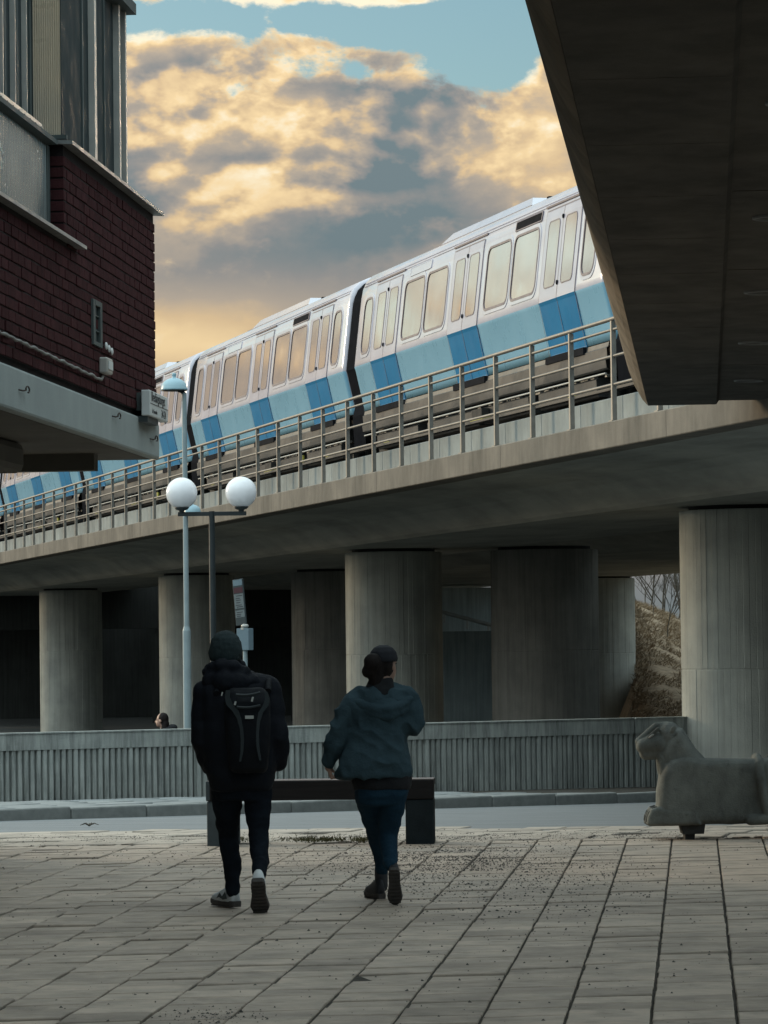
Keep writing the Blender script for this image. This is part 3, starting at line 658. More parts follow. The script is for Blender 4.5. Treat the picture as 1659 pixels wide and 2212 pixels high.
def bare_tree(x, y, z, h, seed, label, spread=0.45, lean=0.0, r0=None, group='bare trees behind the embankment'):
    r = random.Random(seed); tr = MB(); cr = MB()
    def grow(mb, p, d, L_, rad, depth):
        path = [p]; q = p
        for k in range(4):
            d2 = (d+Vector((r.gauss(0, .10), r.gauss(0, .10), r.gauss(0.03, .05)))).normalized(); q = q+d2*L_/4; path.append(q); d = d2
        mb.tube(path, [rad*(1-.17*k) for k in range(5)], 5 if depth < 2 else 3, caps=False)
        if depth >= 4 or rad < 0.005: return
        for k in range(5 if depth < 3 else 3):
            t = 0.35+0.65*r.random(); i = min(3, int(t*4)); b = path[i].lerp(path[i+1], t*4-i)
            a = r.random()*6.28; nd = (d*0.8+Vector((cos(a), sin(a), 0.25))*(spread+r.random()*.3)).normalized()
            grow(cr, b, nd, L_*(0.5+r.random()*.2), rad*.52, depth+1)
    grow(tr, Vector((0, 0, 0)), Vector((lean, 0, 1)).normalized(), h*.62, r0 or h*0.009, 0)
    t = thing('bare_tree', label, 'tree', (x, y, z), group=group)
    tr.build('trunk', 'bark', t); cr.build('branches', 'bark', t)
rt = random.Random(4)
labs = ['bare tree behind the embankment, just right of the pale far pillar', 'second bare tree from the pale far pillar, behind the embankment', 'tall bare tree in the middle of the gap above the embankment', 'bare tree behind the embankment, second from the right edge of the gap',
        'bare tree behind the embankment close to the big right pillar', 'bare bushy tree low behind the left end of the embankment crest', 'bare bushy tree low behind the right end of the embankment crest', 'far thin bare tree standing behind the middle of the embankment crest']
for i, (px, Z, h) in enumerate(((1382, 158, 5.5), (1408, 166, 6.5), (1432, 160, 6.0), (1456, 168, 6.5), (1480, 160, 6.5), (1395, 152, 3.6), (1470, 153, 3.4), (1440, 175, 7))):
    p = P(px, 1380, Z); bare_tree(p.x, Z, hill_z(p.x, min(Z, 170))-0.2 if Z < 170 else 0.5, h, 40+i, labs[i])
p = P(1443, 1440, 128); bare_tree(p.x, 128, hill_z(p.x, 128)-0.05, 2.5, 77, 'thin bare sapling growing on the grassy slope', 0.28, 0.0, 0.022, None)
p = P(1412, 1440, 134); bare_tree(p.x, 134, hill_z(p.x, 134)-0.05, 1.7, 79, 'smaller bare sapling on the grassy slope left of the thin one', 0.28, 0.0, 0.016, None)

# ================================================================== OVERHEAD BRIDGE at the right
GA = atan(0.086)
ob = thing('overhead_bridge', 'dark concrete bridge overhead at the right with a pale chamfered edge', 'bridge', (-0.62, 0, 0), -GA)
# local x = across (c + 0.62), local y = along
H = 4.48; Y0, Y1 = -12.0, 44.0
sec = [(0.0, H), (0.80, H), (0.83, H+0.045), (3.2, H+0.045), (3.3, H+0.6), (3.3, H+1.2), (-0.19, H+1.2), (-0.19, H+0.42), (-0.13, H+0.24), (-0.02, H+0.07)]
m = MB(); m.prism(sec, Y0, Y1-0.35, (0, 2, 1), caps=True)
# rounded far end: the section shrinks over the last few centimetres
m2 = MB(); rings = []
nb = len(sec)
vs = []
for dy, k in ((-0.35, 0.0), (-0.16, 0.02), (-0.05, 0.07), (0.0, 0.16)):
    for x, z in sec: vs.append((x+(k if x < 0.5 else 0), Y1+dy, z+(k if z < H+0.1 else 0)*0.8))
fs = [(i*nb+j, i*nb+(j+1) % nb, (i+1)*nb+(j+1) % nb, (i+1)*nb+j) for i in range(3) for j in range(nb)]
fs.append(tuple(range(3*nb, 4*nb)))
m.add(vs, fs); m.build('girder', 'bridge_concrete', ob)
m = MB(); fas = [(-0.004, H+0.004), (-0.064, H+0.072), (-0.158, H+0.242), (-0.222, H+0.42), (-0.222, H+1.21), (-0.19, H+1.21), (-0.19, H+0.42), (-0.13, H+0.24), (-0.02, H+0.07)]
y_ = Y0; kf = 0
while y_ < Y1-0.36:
    ye = min(y_+3.6, Y1-0.34); MB().prism(fas, y_+0.006, ye-0.006, (0, 2, 1)).build('fascia', 'fascia_lit_concrete', ob); y_ = ye
m = MB(); y_ = Y0+1.0; rj = random.Random(6)
while y_ < Y1-0.6: m.box((0.01, y_, H-0.0015), (0.79, y_+0.008, H+0.002)); m.box((0.84, y_+rj.random()*.3, H+0.041), (3.15, y_+0.35, H+0.046)) if rj.random() < .3 else None; y_ += 2.44
for x_ in (0.26, 0.53): m.box((x_, Y0+1, H-0.001), (x_+0.008, Y1-0.6, H+0.002))
m.build('formwork_seam', 'bridge_concrete', ob, kind='stuff')
for i, Z in enumerate((14.3, 19.5, 24.8, 30.1, 35.2, 40.3)):
    p = P(1648, 607, 30.1); c = p.x-0.086*30.1+0.62
    T = Matrix.Translation((c, Z, H+0.045))
    d = MB().lathe([(0.165, 0.01), (0.165, -0.015), (0.145, -0.02), (0.135, -0.004), (0.135, 0.01)], 28, 0, T); d.build('downlight', 'downlight_grey', ob)
    # a lens inside each ring
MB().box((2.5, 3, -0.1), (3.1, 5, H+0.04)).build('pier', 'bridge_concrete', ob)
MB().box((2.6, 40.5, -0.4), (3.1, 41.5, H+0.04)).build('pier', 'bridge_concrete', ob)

# ================================================================== BRICK BUILDING at the left
BC = Vector((-1.96, 32.0, 0))
bl = thing('brick_building', 'dark red brick building on a pale concrete slab, clad in metal above', 'building', BC, -GA)
# local: x to the right of the facade plane, y along the facade (0 = far corner), z up
Q0 = -38.0
def zf(y_px, x_px, off=0.0):                      # height on the facade plane at a pixel
    u = (x_px-CX)/F; Z = (4.712-off)/(0.086-u); return P(x_px, y_px, Z).z, (Z-32.0)*sqrt(1+0.086**2)
SB, ST = 3.335, 3.640
MB().box((-6, Q0, SB), (0.022, 0.03, ST), bev=0.02).build('slab', 'slab_painted', bl)
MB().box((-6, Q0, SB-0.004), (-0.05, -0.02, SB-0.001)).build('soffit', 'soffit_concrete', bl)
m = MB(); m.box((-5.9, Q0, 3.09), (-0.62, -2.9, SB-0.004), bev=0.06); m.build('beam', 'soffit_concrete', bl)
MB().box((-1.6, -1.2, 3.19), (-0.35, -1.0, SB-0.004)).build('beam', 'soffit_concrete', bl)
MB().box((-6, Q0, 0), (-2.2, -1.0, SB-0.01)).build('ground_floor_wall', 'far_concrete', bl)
BZ0, BZ1, BZ2 = 3.695, 4.74, 5.463
YS_ = -4.55                                       # where the taller brickwork starts
m = MB(); m.box((-0.40, Q0, BZ0-0.055), (-0.035, 0.0-0.012, BZ0+0.01)); m.box((-0.34, Q0, BZ0), (-0.009, -0.007, BZ1)); m.box((-0.34, YS_+0.008, BZ1), (-0.009, -0.007, BZ2))
wallb = m.build('wall', 'mortar', bl)
CH = 0.0842; BLN = 0.252
def brick_mesh(i):
    r = random.Random(i); L_ = BLN-0.010; h = CH-0.012
    return MB().box((-0.10, 0.004, 0), (0.0, L_, h), bev=0.0035+r.random()*.002).mesh('brick', 'brick')
BM = [brick_mesh(i) for i in range(5)]
bricks = []
rk = random.Random(13)
nc = int((BZ2-BZ0)/CH)
for c in range(nc):
    z = BZ0+0.004+c*CH
    if z+CH > BZ2+0.01: break
    y = -0.004-BLN*(1.0 if c % 2 else 1.5)
    first = True
    while y > -16:
        if z+CH*0.6 > BZ1 and y < YS_-0.01: break
        vis_ = (y > -7.9)
        bricks.append((vis_, y, z, c)); y -= BLN
bricks.sort(key=lambda q: (not q[0], q[1]))
rest = MB(); nb_ = 0
for v_, y, z, c in bricks:
    off = rk.gauss(0, 0.0022); rz = rk.gauss(0, 0.006); dz = rk.gauss(0, 0.0012)
    me = BM[rk.randrange(5)]
    if v_ and nb_ < 296:
        link('brick', me, wallb, (off, y, z+dz), (0, rk.gauss(0, .006), rz)); nb_ += 1
    else:
        T = Matrix.Translation((off, y, z+dz)) @ Matrix.Rotation(rz, 4, 'Z')
        rest.add([q.co for q in me.vertices], [list(p.vertices) for p in me.polygons], 0, T)
# corner bricks, seen end on against the sky, and the return of the pier
for c in range(nc):
    z = BZ0+0.004+c*CH
    rest.box((-0.11, -BLN*0.5 if c % 2 == 0 else -0.10, z), (0.0+rk.gauss(0, .003), -0.002+rk.gauss(0, .004), z+CH-0.012), bev=0.004)
    if z > BZ1+0.02: rest.box((-0.20, YS_-0.002, z), (-0.003, YS_+0.1, z+CH-0.012), bev=0.004)
rest.build('brick', 'brick', wallb, kind='stuff')
# copings
MB().prism([(-0.40, BZ2+0.01), (0.075, BZ2-0.012), (0.075, BZ2+0.016), (-0.40, BZ2+0.05)], YS_-0.06, 0.075, (0, 2, 1)).build('coping', 'coping_metal', bl)
MB().prism([(-0.30, BZ1+0.012), (0.075, BZ1-0.012), (0.075, BZ1+0.014), (-0.30, BZ1+0.05)], Q0, YS_+0.55, (0, 2, 1)).build('coping', 'coping_metal', bl)
# corrugated glazing band in the bay, set back
def corrug(y0, y1, z0, z1, x, pitch, amp, axis='y', mi=0):
    m = MB(); n = int(abs(y1-y0)/pitch*4); vs = []
    for k in range(n+1):
        t = y0+(y1-y0)*k/n; o = amp*(1, 1, -1, -1)[k % 4]
        for z in (z0, z1): vs.append((x+o, t, z) if axis == 'y' else (t, x+o, z))
    m.add(vs, [(2*i, 2*i+2, 2*i+3, 2*i+1) for i in range(n)]); return m
corrug(Q0, YS_-0.12, BZ1+0.03, BZ2-0.02, -0.115, 0.062, 0.006).build('corrugated_panel', 'corrugated_sheet', bl)
MB().box((-0.35, Q0, BZ1), (-0.13, YS_-0.02, BZ2)).build('bay_back', 'cladding_dark', bl)
MB().box((-0.13, YS_-0.13, BZ1+0.03), (-0.105, YS_-0.004, BZ2-0.02)).build('corner_trim', 'cladding_grey', bl)
# sheet-metal ledge over the band, drilled angle on top of it
MB().box((-0.34, Q0, BZ2-0.02), (-0.03, YS_-0.10, BZ2+0.016)).build('ledge', 'cladding_grey', bl)
m = MB(); m.prism([(-0.105, BZ2+0.016), (-0.098, BZ2+0.016), (-0.098, BZ2+0.10), (-0.105, BZ2+0.10)], Q0, YS_-0.35, (0, 2, 1))
ang_o = m.build('angle_bracket', 'trim_pale', bl)
for k in range(14):
    MB().lathe([(0.013, 0), (0.013, 0.006)], 12, 0, Matrix.Translation((-0.0975, YS_-0.42-k*0.22, BZ2+0.06)) @ Matrix.Rotation(pi/2, 4, 'Y')).build('bolt', 'hook_iron', ang_o)
TOP = 15.0
# set-back upper cladding with standing seams
up = MB().box((-0.9, Q0, BZ2+0.016), (-0.225, YS_-0.001, TOP)).build('upper_cladding', 'cladding_dark', bl)
for y in (-5.02, -5.48, -5.95, -6.42, -6.9): MB().box((-0.225, y-0.012, BZ2+0.10), (-0.185, y+0.012, TOP)).build('standing_seam', 'trim_pale', bl)
for y in (-4.72, -5.25, -5.72, -6.18): MB().box((-0.225, y-0.03, BZ2+0.03), (-0.213, y+0.03, TOP)).build('fold', 'cladding_grey', bl)
# projecting upper storey
UE = (30.30-32)*1.0037
MB().box((-2.4, YS_+0.004, BZ2+0.03), (-0.015, UE, 9.5)).build('upper_storey', 'cladding_dark', bl)
MB().box((-2.4, YS_+0.004, 9.5), (-0.10, UE-0.30, TOP)).build('upper_storey', 'cladding_dark', bl)
corrug(-0.232, -0.018, BZ2+0.05, TOP, YS_-0.012, 0.0165, 0.005, 'x').build('corrugated_panel', 'corrugated_backlit', bl)
MB().box((-0.262, YS_-0.035, BZ2+0.03), (-0.232, YS_-0.003, TOP)).build('corner_trim', 'cladding_grey', bl)
MB().box((-0.24, YS_-0.06, BZ2+0.03), (0.03, YS_-0.004, BZ2+0.06)).build('flashing', 'cladding_grey', bl)
for x_px, wd_, pr, mt in ((206, 0.10, 0.05, 'trim_pale'), (236, 0.03, 0.012, 'cladding_grey'), (259, 0.07, 0.05, 'trim_pale'), (270, 0.03, 0.01, 'cladding_grey'), (189, 0.05, 0.012, 'cladding_grey')):
    y = zf(300, x_px)[1]
    MB().box((-0.015, y-wd_/2, BZ2+0.03), (pr-0.015, y+wd_/2, 6.93)).build('frame_strip', mt, bl)
MB().box((-0.10, UE-0.045, BZ2+0.03), (0.035, UE+0.012, 6.93)).build('corner_trim', 'trim_pale', bl)
MB().box((-2.3, UE-0.75, 6.93), (0.10, UE+0.14, 7.02)).build('eave', 'cladding_grey', bl)
# things fixed to the brick
def on_facade(x_px, y_px, off=0.0):
    u = (x_px-CX)/F; Z = (4.712-off)/(0.086-u); p = P(x_px, y_px, Z)
    return Vector((off, (Z-32.0)*sqrt(1+0.086**2), p.z))
a, b = on_facade(209, 655, 0.03), on_facade(228, 752, 0.03)
vf = thing('wall_box', 'narrow grey metal frame box mounted upright on the brick wall', 'box', bl.matrix_basis @ Vector((0, a.y, b.z)), -GA)
w_ = b.y-a.y; h_ = P(218, 655, 29).z-P(218, 752, 29).z
m = MB(); fr = w_*0.22
m.box((0, 0, 0), (0.02, fr, h_)); m.box((0, w_-fr, 0), (0.02, w_, h_)); m.box((0, fr, 0), (0.02, w_-fr, 0.03)); m.box((0, fr, h_-0.04), (0.022, w_-fr, h_))
m.build('frame', 'cladding_grey', vf); MB().box((-0.008, fr, 0.03), (-0.002, w_-fr, h_-0.04)).build('back_plate', 'cladding_dark', vf)
for k in range(2): MB().box((0.0, fr, (k+1)*h_/3-0.004), (0.012, w_-fr, (k+1)*h_/3+0.004)).build('slat', 'cladding_grey', vf)
g = 'porcelain insulators beside the wall box'
for i, (x_, y_, lb) in enumerate(((233, 747, 'white insulator next to the wall box, first of the three'), (239, 753, 'middle one of the three white insulators on the brick'), (245, 759, 'white insulator farthest from the wall box, third of three'))):
    p = on_facade(x_, y_, 0.03)
    t = thing('insulator', lb, 'insulator', bl.matrix_basis @ p, -GA, g)
    MB().ellipsoid((0, 0, 0), (0.011, 0.045, 0.030)).build('cap', 'sign_white', t); MB().tube([(-0.032, 0, 0), (0, 0, 0)], 0.008, 8).build('pin', 'hook_iron', t)
p = on_facade(222, 808, 0.0)
t = thing('junction_box', 'small pale junction box on the brick at the end of the cable', 'box', bl.matrix_basis @ p, -GA)
MB().box((0, -0.13, 0), (0.07, 0.13, 0.125), bev=0.012).build('housing', 'trim_pale', t); MB().box((0.07, -0.10, 0.03), (0.078, 0.10, 0.10), bev=0.003).build('lid', 'sign_white', t)
m = MB(); path = []
for k in range(60):
    t_ = k/59; x_ = -30+(221+30)*t_; y_ = 701+(820-701)*t_+1.2*sin(k*1.7)+0.8*sin(k*.9)
    path.append(on_facade(x_, y_, 0.02+0.004*sin(k*2.1)))
path.append(on_facade(226, 812, 0.025)); o = MB().tube(path, [0.011+0.002*sin(k*1.3) for k in range(len(path))], 7).build('wall_cable', 'cable_white')
o.location = BC; o.rotation_euler = (0, 0, -GA); tag(o, 'frayed white cable running along the bottom of the brick wall', 'cable')
g = 'iron hooks in the slab edge'
for i, (x_, y_, lb) in enumerate(((47, 840, 'iron hook in the concrete slab edge, nearest the left picture edge'), (248, 897, 'iron hook at the middle of the concrete slab edge'), (329, 946, 'iron hook near the far corner of the concrete slab edge'))):
    p = on_facade(x_-6, y_, -0.0); path = []
    for k in range(12): a_ = radians(200-k*27); path.append((0.03+0.006*k/11, 0.075+cos(a_)*0.055, 0.0+sin(a_)*0.022))
    path = [(0.0, -0.10, -0.012), (0.024, -0.05, -0.016)] + path
    o = MB().tube(path, 0.006, 6).build('slab_hook', 'hook_iron'); o.location = bl.matrix_basis @ (p+Vector((0.022, 0, 0))); o.rotation_euler = (0, 0, -GA); tag(o, lb, 'hook', g)
# street sign
p0 = on_facade(323, 900, 0.11)
ss = thing('street_sign', 'white street name sign box at the corner of the brick building', 'sign', bl.matrix_basis @ Vector((0.05, p0.y, 3.640)), -GA)
SWD, SHT = 1.02, 0.215
MB().box((0.0, 0, 0), (0.075, SWD, SHT), bev=0.008).build('housing', 'sign_white', ss)
MB().box((0.0755, 0.01, SHT*0.475), (0.078, SWD-0.01, SHT*0.495)).build('divider', 'sign_ink', ss)
MB().box((-0.06, 0.1, 0.05), (0.0, 0.14, 0.2)).build('bracket', 'cladding_grey', ss); MB().box((-0.06, 0.5, 0.05), (0.0, 0.54, 0.2)).build('bracket', 'cladding_grey', ss)
MB().box((-0.05, 0.02, -0.05), (0.05, 0.62, -0.002)).build('lamp_tray', 'sign_dark', ss)
def text(body, size, parent, T, matn, name='lettering', align='LEFT', sx=1.0):
    c = bpy.data.curves.new(name, 'FONT'); c.body = body; c.size = size; c.align_x = align; c.extrude = 0.0008; c.resolution_u = 3
    o = bpy.data.objects.new(name+'_raw', c); COL.objects.link(o)
    dg = bpy.context.evaluated_depsgraph_get(); me = bpy.data.meshes.new_from_object(o.evaluated_get(dg)); bpy.data.objects.remove(o)
    me.transform(T @ Matrix.Diagonal((sx, 1, 1, 1))); me.materials.clear(); me.materials.append(MAT[matn]); me.name = name
    return link(name, me, parent)
R = Matrix(((0, 0, 1, 0), (1, 0, 0, 0), (0, 1, 0, 0), (0, 0, 0, 1)))
# lettering
text('Bredängstorget', 0.118, ss, Matrix.Translation((0.079, 0.06, 0.128)) @ R, 'sign_ink', sx=1.06)
text('kv Concordia', 0.05, ss, Matrix.Translation((0.079, 0.10, 0.028)) @ R, 'sign_ink')
text('34-24', 0.098, ss, Matrix.Translation((0.079, 0.62, 0.018)) @ R, 'sign_ink', sx=1.15)

# ================================================================== METRO TRAIN (articulated cars on the viaduct)
WN = (15.96-14.63)*CP                            # near face of the cars
RZ = 5.10
BODY = [(0.19, 6.15), (0.165, 6.28), (0.02, 6.93), (0.0, 6.985), (0.012, 7.10), (0.15, 8.28), (0.185, 8.46), (0.25, 8.60), (0.37, 8.72), (0.58, 8.81), (0.95, 8.875), (1.45, 8.90)]
def inset(z):
    for (a, za), (b, zb) in zip(BODY, BODY[1:]):
        if za <= z <= zb: return a+(b-a)*(z-za)/(zb-za)
    return BODY[0][0] if z < BODY[0][1] else BODY[-1][0]
def ring_profile(ins=0.0):
    half = [(u+ins, z-(ins if z > 8.4 else 0)) for u, z in BODY]
    return half + [(2.9-u, z) for u, z in reversed(half[:-1])]
def rrect(y0, y1, z0, z1, r, n=5):
    pts = []
    for cx, cz, a0 in ((y1-r, z1-r, 0), (y0+r, z1-r, 90), (y0+r, z0+r, 180), (y1-r, z0+r, 270)):
        for k in range(n+1): a = radians(a0+90*k/n); pts.append((cx+r*cos(a), cz+r*sin(a)))
    return pts
def patch(mb, pts, off, mi=0):                   # flat piece lying on the body side, off metres proud of it
    vs = [(inset(z)-off, y, z) for y, z in pts]; mb.add(vs, [tuple(range(len(vs)-1, -1, -1))], mi)
    vb = [(inset(z)+0.02, y, z) for y, z in pts]; n = len(pts)
    mb.add(vs+vb, [(i, (i+1) % n, n+(i+1) % n, n+i) for i in range(n)], mi)
def ringp(mb, outer, inner, off, mi=0):
    n = len(outer); vs = [(inset(z)-off, y, z) for y, z in outer]+[(inset(z)-off, y, z) for y, z in inner]
    vs += [(inset(z)+0.02, y, z) for y, z in outer]+[(inset(z)+0.02, y, z) for y, z in inner]
    fs = [(i, (i+1) % n, n+(i+1) % n, n+i) for i in range(n)] + [(2*n+i, i, (i+1) % n, 2*n+(i+1) % n)[::-1] for i in range(n)] + [(n+i, n+(i+1) % n, 3*n+(i+1) % n, 3*n+i) for i in range(n)]
    mb.add(vs, fs, mi)
CARL = 17.5
def build_car():
    t = thing('metro_car', 'x', 'metro car')
    def m_(n, mb, mats, parent=t): o = mb.build(n, mats, parent); return o
    # shell
    y0, y1 = 0.46, CARL-0.46
    m = MB(); pr = ring_profile(); n = len(pr)
    ys = [y0, y0+0.03, y0+0.12]+[y0+0.12+(y1-y0-0.24)*k/8 for k in range(1, 8)]+[y1-0.12, y1-0.03, y1]
    ins = [0.06, 0.015, 0.0]+[0]*7+[0, 0.015, 0.06]
    for y, q in zip(ys, ins):
        for u, z in pr:
            c = (1.45-u); cu = u+math.copysign(min(q, abs(c)), c); m.v.append(Vector((cu, y, z-(q if z > 8.4 else 0))))
    for j in range(len(ys)-1):
        for i in range(n-1):
            zmid = (pr[i][1]+pr[i+1][1])/2
            m.f.append([j*n+i, (j+1)*n+i, (j+1)*n+i+1, j*n+i+1]); m.m.append(1 if zmid < 6.97 else 0); m.sm.append(True)
    m.f.append(list(range(n))); m.m.append(0); m.sm.append(False)
    m.f.append(list(range((len(ys)-1)*n, len(ys)*n))[::-1]); m.m.append(0); m.sm.append(False)
    for j in range(len(ys)-1): m.f.append([j*n, j*n+n-1, (j+1)*n+n-1, (j+1)*n]); m.m.append(0); m.sm.append(False)
    body = m_('body', m, ['train_white', 'train_light_blue'])
    # roof ribs and cornice line
    m = MB()
    for z in (8.50, 8.555): m.tube([(inset(z)-0.004, y0+0.2, z), (inset(z)-0.004, y1-0.2, z)], 0.011, 5)
    m_('gutter', m, 'train_white')
    # doors
    for c in (2.917, 8.75, 14.583):
        hw = 1.0
        d = MB()
        for k in range(2):
            a, b = (c-hw+0.012, c-0.007) if k == 0 else (c+0.007, c+hw-0.012)
            zsamp = [6.06, 6.17, 6.28, 6.60, 6.93, 6.985, 7.05, 7.5, 8.0, 8.28, 8.40]
            off = 0.012
            vs = []
            for z in zsamp:
                for y in (a, b): vs.append((inset(z)-off, y, z))
            for i in range(len(zsamp)-1): d.add([vs[2*i], vs[2*i+1], vs[2*i+3], vs[2*i+2]], [(0, 2+0, 3-2+0, 1)] if False else [(0, 3, 2, 1)], 1 if zsamp[i+1] < 6.99 else 0)
            for y in (a, b):
                for i in range(len(zsamp)-1): d.add([(inset(zsamp[i])-off, y, zsamp[i]), (inset(zsamp[i])+.03, y, zsamp[i]), (inset(zsamp[i+1])+.03, y, zsamp[i+1]), (inset(zsamp[i+1])-off, y, zsamp[i+1])], [(0, 1, 2, 3)], 1 if zsamp[i+1] < 6.99 else 0)
        dr = m_('door', d, ['train_door', 'train_blue'])
        for k in range(2):
            a, b = (c-hw+0.22, c-0.17) if k == 0 else (c+0.17, c+hw-0.22)
            g_ = MB(); patch(g_, rrect(a, b, 7.20, 8.22, 0.09), 0.016, 0); o = m_('door_window', g_, 'train_glass', dr)
            g_ = MB(); ringp(g_, rrect(a-0.016, b+0.016, 7.184, 8.236, 0.10), rrect(a, b, 7.20, 8.22, 0.09), 0.019); m_('window_seal', g_, 'train_seam', dr)
        m = MB()
        m.box((inset(7.5)-0.006, c-0.008, 7.0), (inset(7.5)+0.03, c+0.008, 7.02))
        for z in (7.22, 8.24): m.lathe([(0.036, 0), (0.036, 0.03), (0.02, 0.036)], 10, 0, Matrix.Translation((inset(z)+0.0, c, z)) @ Matrix.Rotation(-pi/2, 4, 'Y'))
        m_('door_button', m, 'train_rubber', dr)
        m = MB()
        zs = [6.06, 6.93, 6.985, 7.1, 8.28, 8.42]
        for y in (c-hw, c+hw, c):
            for za, zb in zip(zs, zs[1:]):
                w = 0.009; o_ = 0.014
                m.add([(inset(za)-o_, y-w, za), (inset(za)-o_, y+w, za), (inset(zb)-o_, y+w, zb), (inset(zb)-o_, y-w, zb)], [(0, 3, 2, 1)])
        m.add([(inset(8.41)-.015, c-hw, 8.405), (inset(8.41)-.015, c+hw, 8.405), (inset(8.43)-.015, c+hw, 8.425), (inset(8.43)-.015, c-hw, 8.425)], [(0, 3, 2, 1)])
        m_('door_seam', m, 'train_seam', dr)
        MB_h = MB(); MB_h.box((inset(8.5)-0.03, c-hw-0.12, 8.475), (inset(8.5)+0.05, c+hw+0.12, 8.505)); m_('door_hood', MB_h, 'train_seam')
        m = MB(); m.box((0.10, c-hw-0.05, 6.03), (0.30, c+hw+0.05, 6.14)); m_('door_step', m, 'train_rubber')
    # windows
    wins = []
    for c in (5.833, 11.667): wins += [(c-1.60, c-0.075, 0.13), (c+0.075, c+1.60, 0.13)]
    wins += [(0.98, 1.70, 0.16), (CARL-1.70, CARL-0.98, 0.16)]
    for a, b, r in wins:
        z0, z1 = (7.17, 8.24)
        g_ = MB(); ringp(g_, rrect(a, b, z0, z1, r+0.05), rrect(a+0.038, b-0.038, z0+0.038, z1-0.038, r+0.015), 0.016); fr = m_('window', g_, 'train_seam')
        g_ = MB(); patch(g_, rrect(a+0.036, b-0.036, z0+0.036, z1-0.036, r+0.016), 0.004); m_('pane', g_, 'train_glass', fr)
        g_ = MB(); ringp(g_, rrect(a-0.06, b+0.06, z0-0.06, z1+0.06, r+0.09), rrect(a, b, z0, z1, r+0.05), 0.010); m_('frame', g_, 'train_white', fr)
    # vents above the windows
    for c, mt in ((5.0, 'train_rubber'), (12.2, 'train_white')):
        g_ = MB(); patch(g_, rrect(c-0.75, c+0.75, 8.33, 8.455, 0.02), 0.012); v_ = m_('vent', g_, mt)
        g_ = MB(); ringp(g_, rrect(c-0.79, c+0.79, 8.31, 8.475, 0.03), rrect(c-0.75, c+0.75, 8.33, 8.455, 0.02), 0.016); m_('frame', g_, 'train_seam' if mt == 'train_rubber' else 'train_white', v_)
    # roof unit
    m = MB(); a, b = 6.5, 12.9
    m.add([(0.62, a, 8.80), (0.62, b, 8.80), (2.28, b, 8.80), (2.28, a, 8.80), (0.80, a+0.55, 9.03), (0.80, b-0.55, 9.03), (2.1, b-0.55, 9.03), (2.1, a+0.55, 9.03)],
          [(4, 5, 6, 7), (0, 4, 7, 3), (1, 2, 6, 5), (0, 1, 5, 4), (2, 3, 7, 6)]); m_('roof_unit', m, 'train_white')
    m = MB(); m.box((0.60, a-0.05, 8.79), (0.66, b+0.05, 8.835)); m_('roof_unit_seal', m, 'train_seam')
    m = MB(); m.box((1.0, a+0.30, 8.86), (1.9, a+0.42, 9.03)); m_('roof_grille', m, 'train_rubber')
    # folded bellows between cars
    m = MB(); pr2 = ring_profile(0.055); pr2 = [(0.20, 5.50), (0.17, 6.1)] + pr2[1:-1] + [(2.73, 6.1), (2.70, 5.50)]; n = len(pr2); N_ = 14
    for j in range(N_+1):
        q = 0.0 if j % 2 else 0.03
        for u, z in pr2: m.v.append(Vector((u+math.copysign(min(q, abs(1.45-u)), 1.45-u), CARL-0.46+0.92*j/N_, z-(q if z > 8.4 else 0))))
    for j in range(N_):
        for i in range(n-1): m.f.append([j*n+i, (j+1)*n+i, (j+1)*n+i+1, j*n+i+1]); m.m.append(0); m.sm.append(False)
    m_('bellows', m, 'train_rubber')
    # skirts: long rippled panels
    m = MB(); ny = 60; zs = [(0.16, 6.13), (0.145, 6.06), (0.12, 6.045), (0.13, 5.90), (0.10, 5.885), (0.115, 5.745), (0.16, 5.72)]
    rr = random.Random(5)
    for j in range(ny+1):
        y = 0.7+(CARL-1.4)*j/ny
        for u, z in zs: m.v.append(Vector((u+0.004*sin(y*2.3+z*9)+rr.gauss(0, .001), y, z)))
    n = len(zs)
    for j in range(ny):
        for i in range(n-1): m.f.append([j*n+i, j*n+i+1, (j+1)*n+i+1, (j+1)*n+i]); m.m.append(0); m.sm.append(False)
    m_('skirt', m, 'train_skirt')
    for a, b in ((1.4, 4.6), (5.2, 8.1), (8.4, 11.9), (12.6, 15.8)):
        m = MB(); m.prism([(0.20, 5.36), (0.17, 5.40), (0.16, 5.615), (0.20, 5.645), (0.9, 5.645), (0.9, 5.36)], a, b, (0, 2, 1)); m_('equipment_box', m, 'train_skirt')
    m = MB(); m.box((0.42, 0.6, 5.66), (2.5, CARL-0.6, 6.12)); m_('underframe', m, 'train_under')
    for c in (2.6, 14.9):
        m = MB(); m.box((0.34, c-1.5, 5.30), (0.44, c+1.5, 5.52)); bo = m_('bogie', m, 'train_under')
        for q in (-0.95, 0.95):
            w_ = MB().lathe([(0.41, 0), (0.43, 0.02), (0.43, 0.13), (0.40, 0.15)], 24, 0, Matrix.Translation((0.62, c+q, RZ+0.42)) @ Matrix.Rotation(pi/2, 4, 'Y')); m_('wheel', w_, 'train_under', bo)
            w_ = MB().box((0.27, c+q-0.14, 5.38), (0.40, c+q+0.14, 5.56)); m_('axle_box', w_, 'train_under', bo)
        m = MB(); m.box((0.12, c-0.20, 5.42), (0.17, c+0.2, 5.45)); m_('brake_rod', m, 'yellow_paint', bo)
    m = MB(); m.box((0.02, 7.55, 5.40), (0.16, 8.35, 5.47)); m_('current_collector', m, 'yellow_paint'); m = MB(); m.box((0.02, 7.6, 5.475), (0.15, 8.25, 5.60)); m_('collector_bracket', m, 'train_under'); m = MB(); m.box((0.12, 4.86, 5.38), (0.16, 4.97, 5.60)); m_('warning_plate', m, 'yellow_paint')
    m = MB(); rr = random.Random(8)
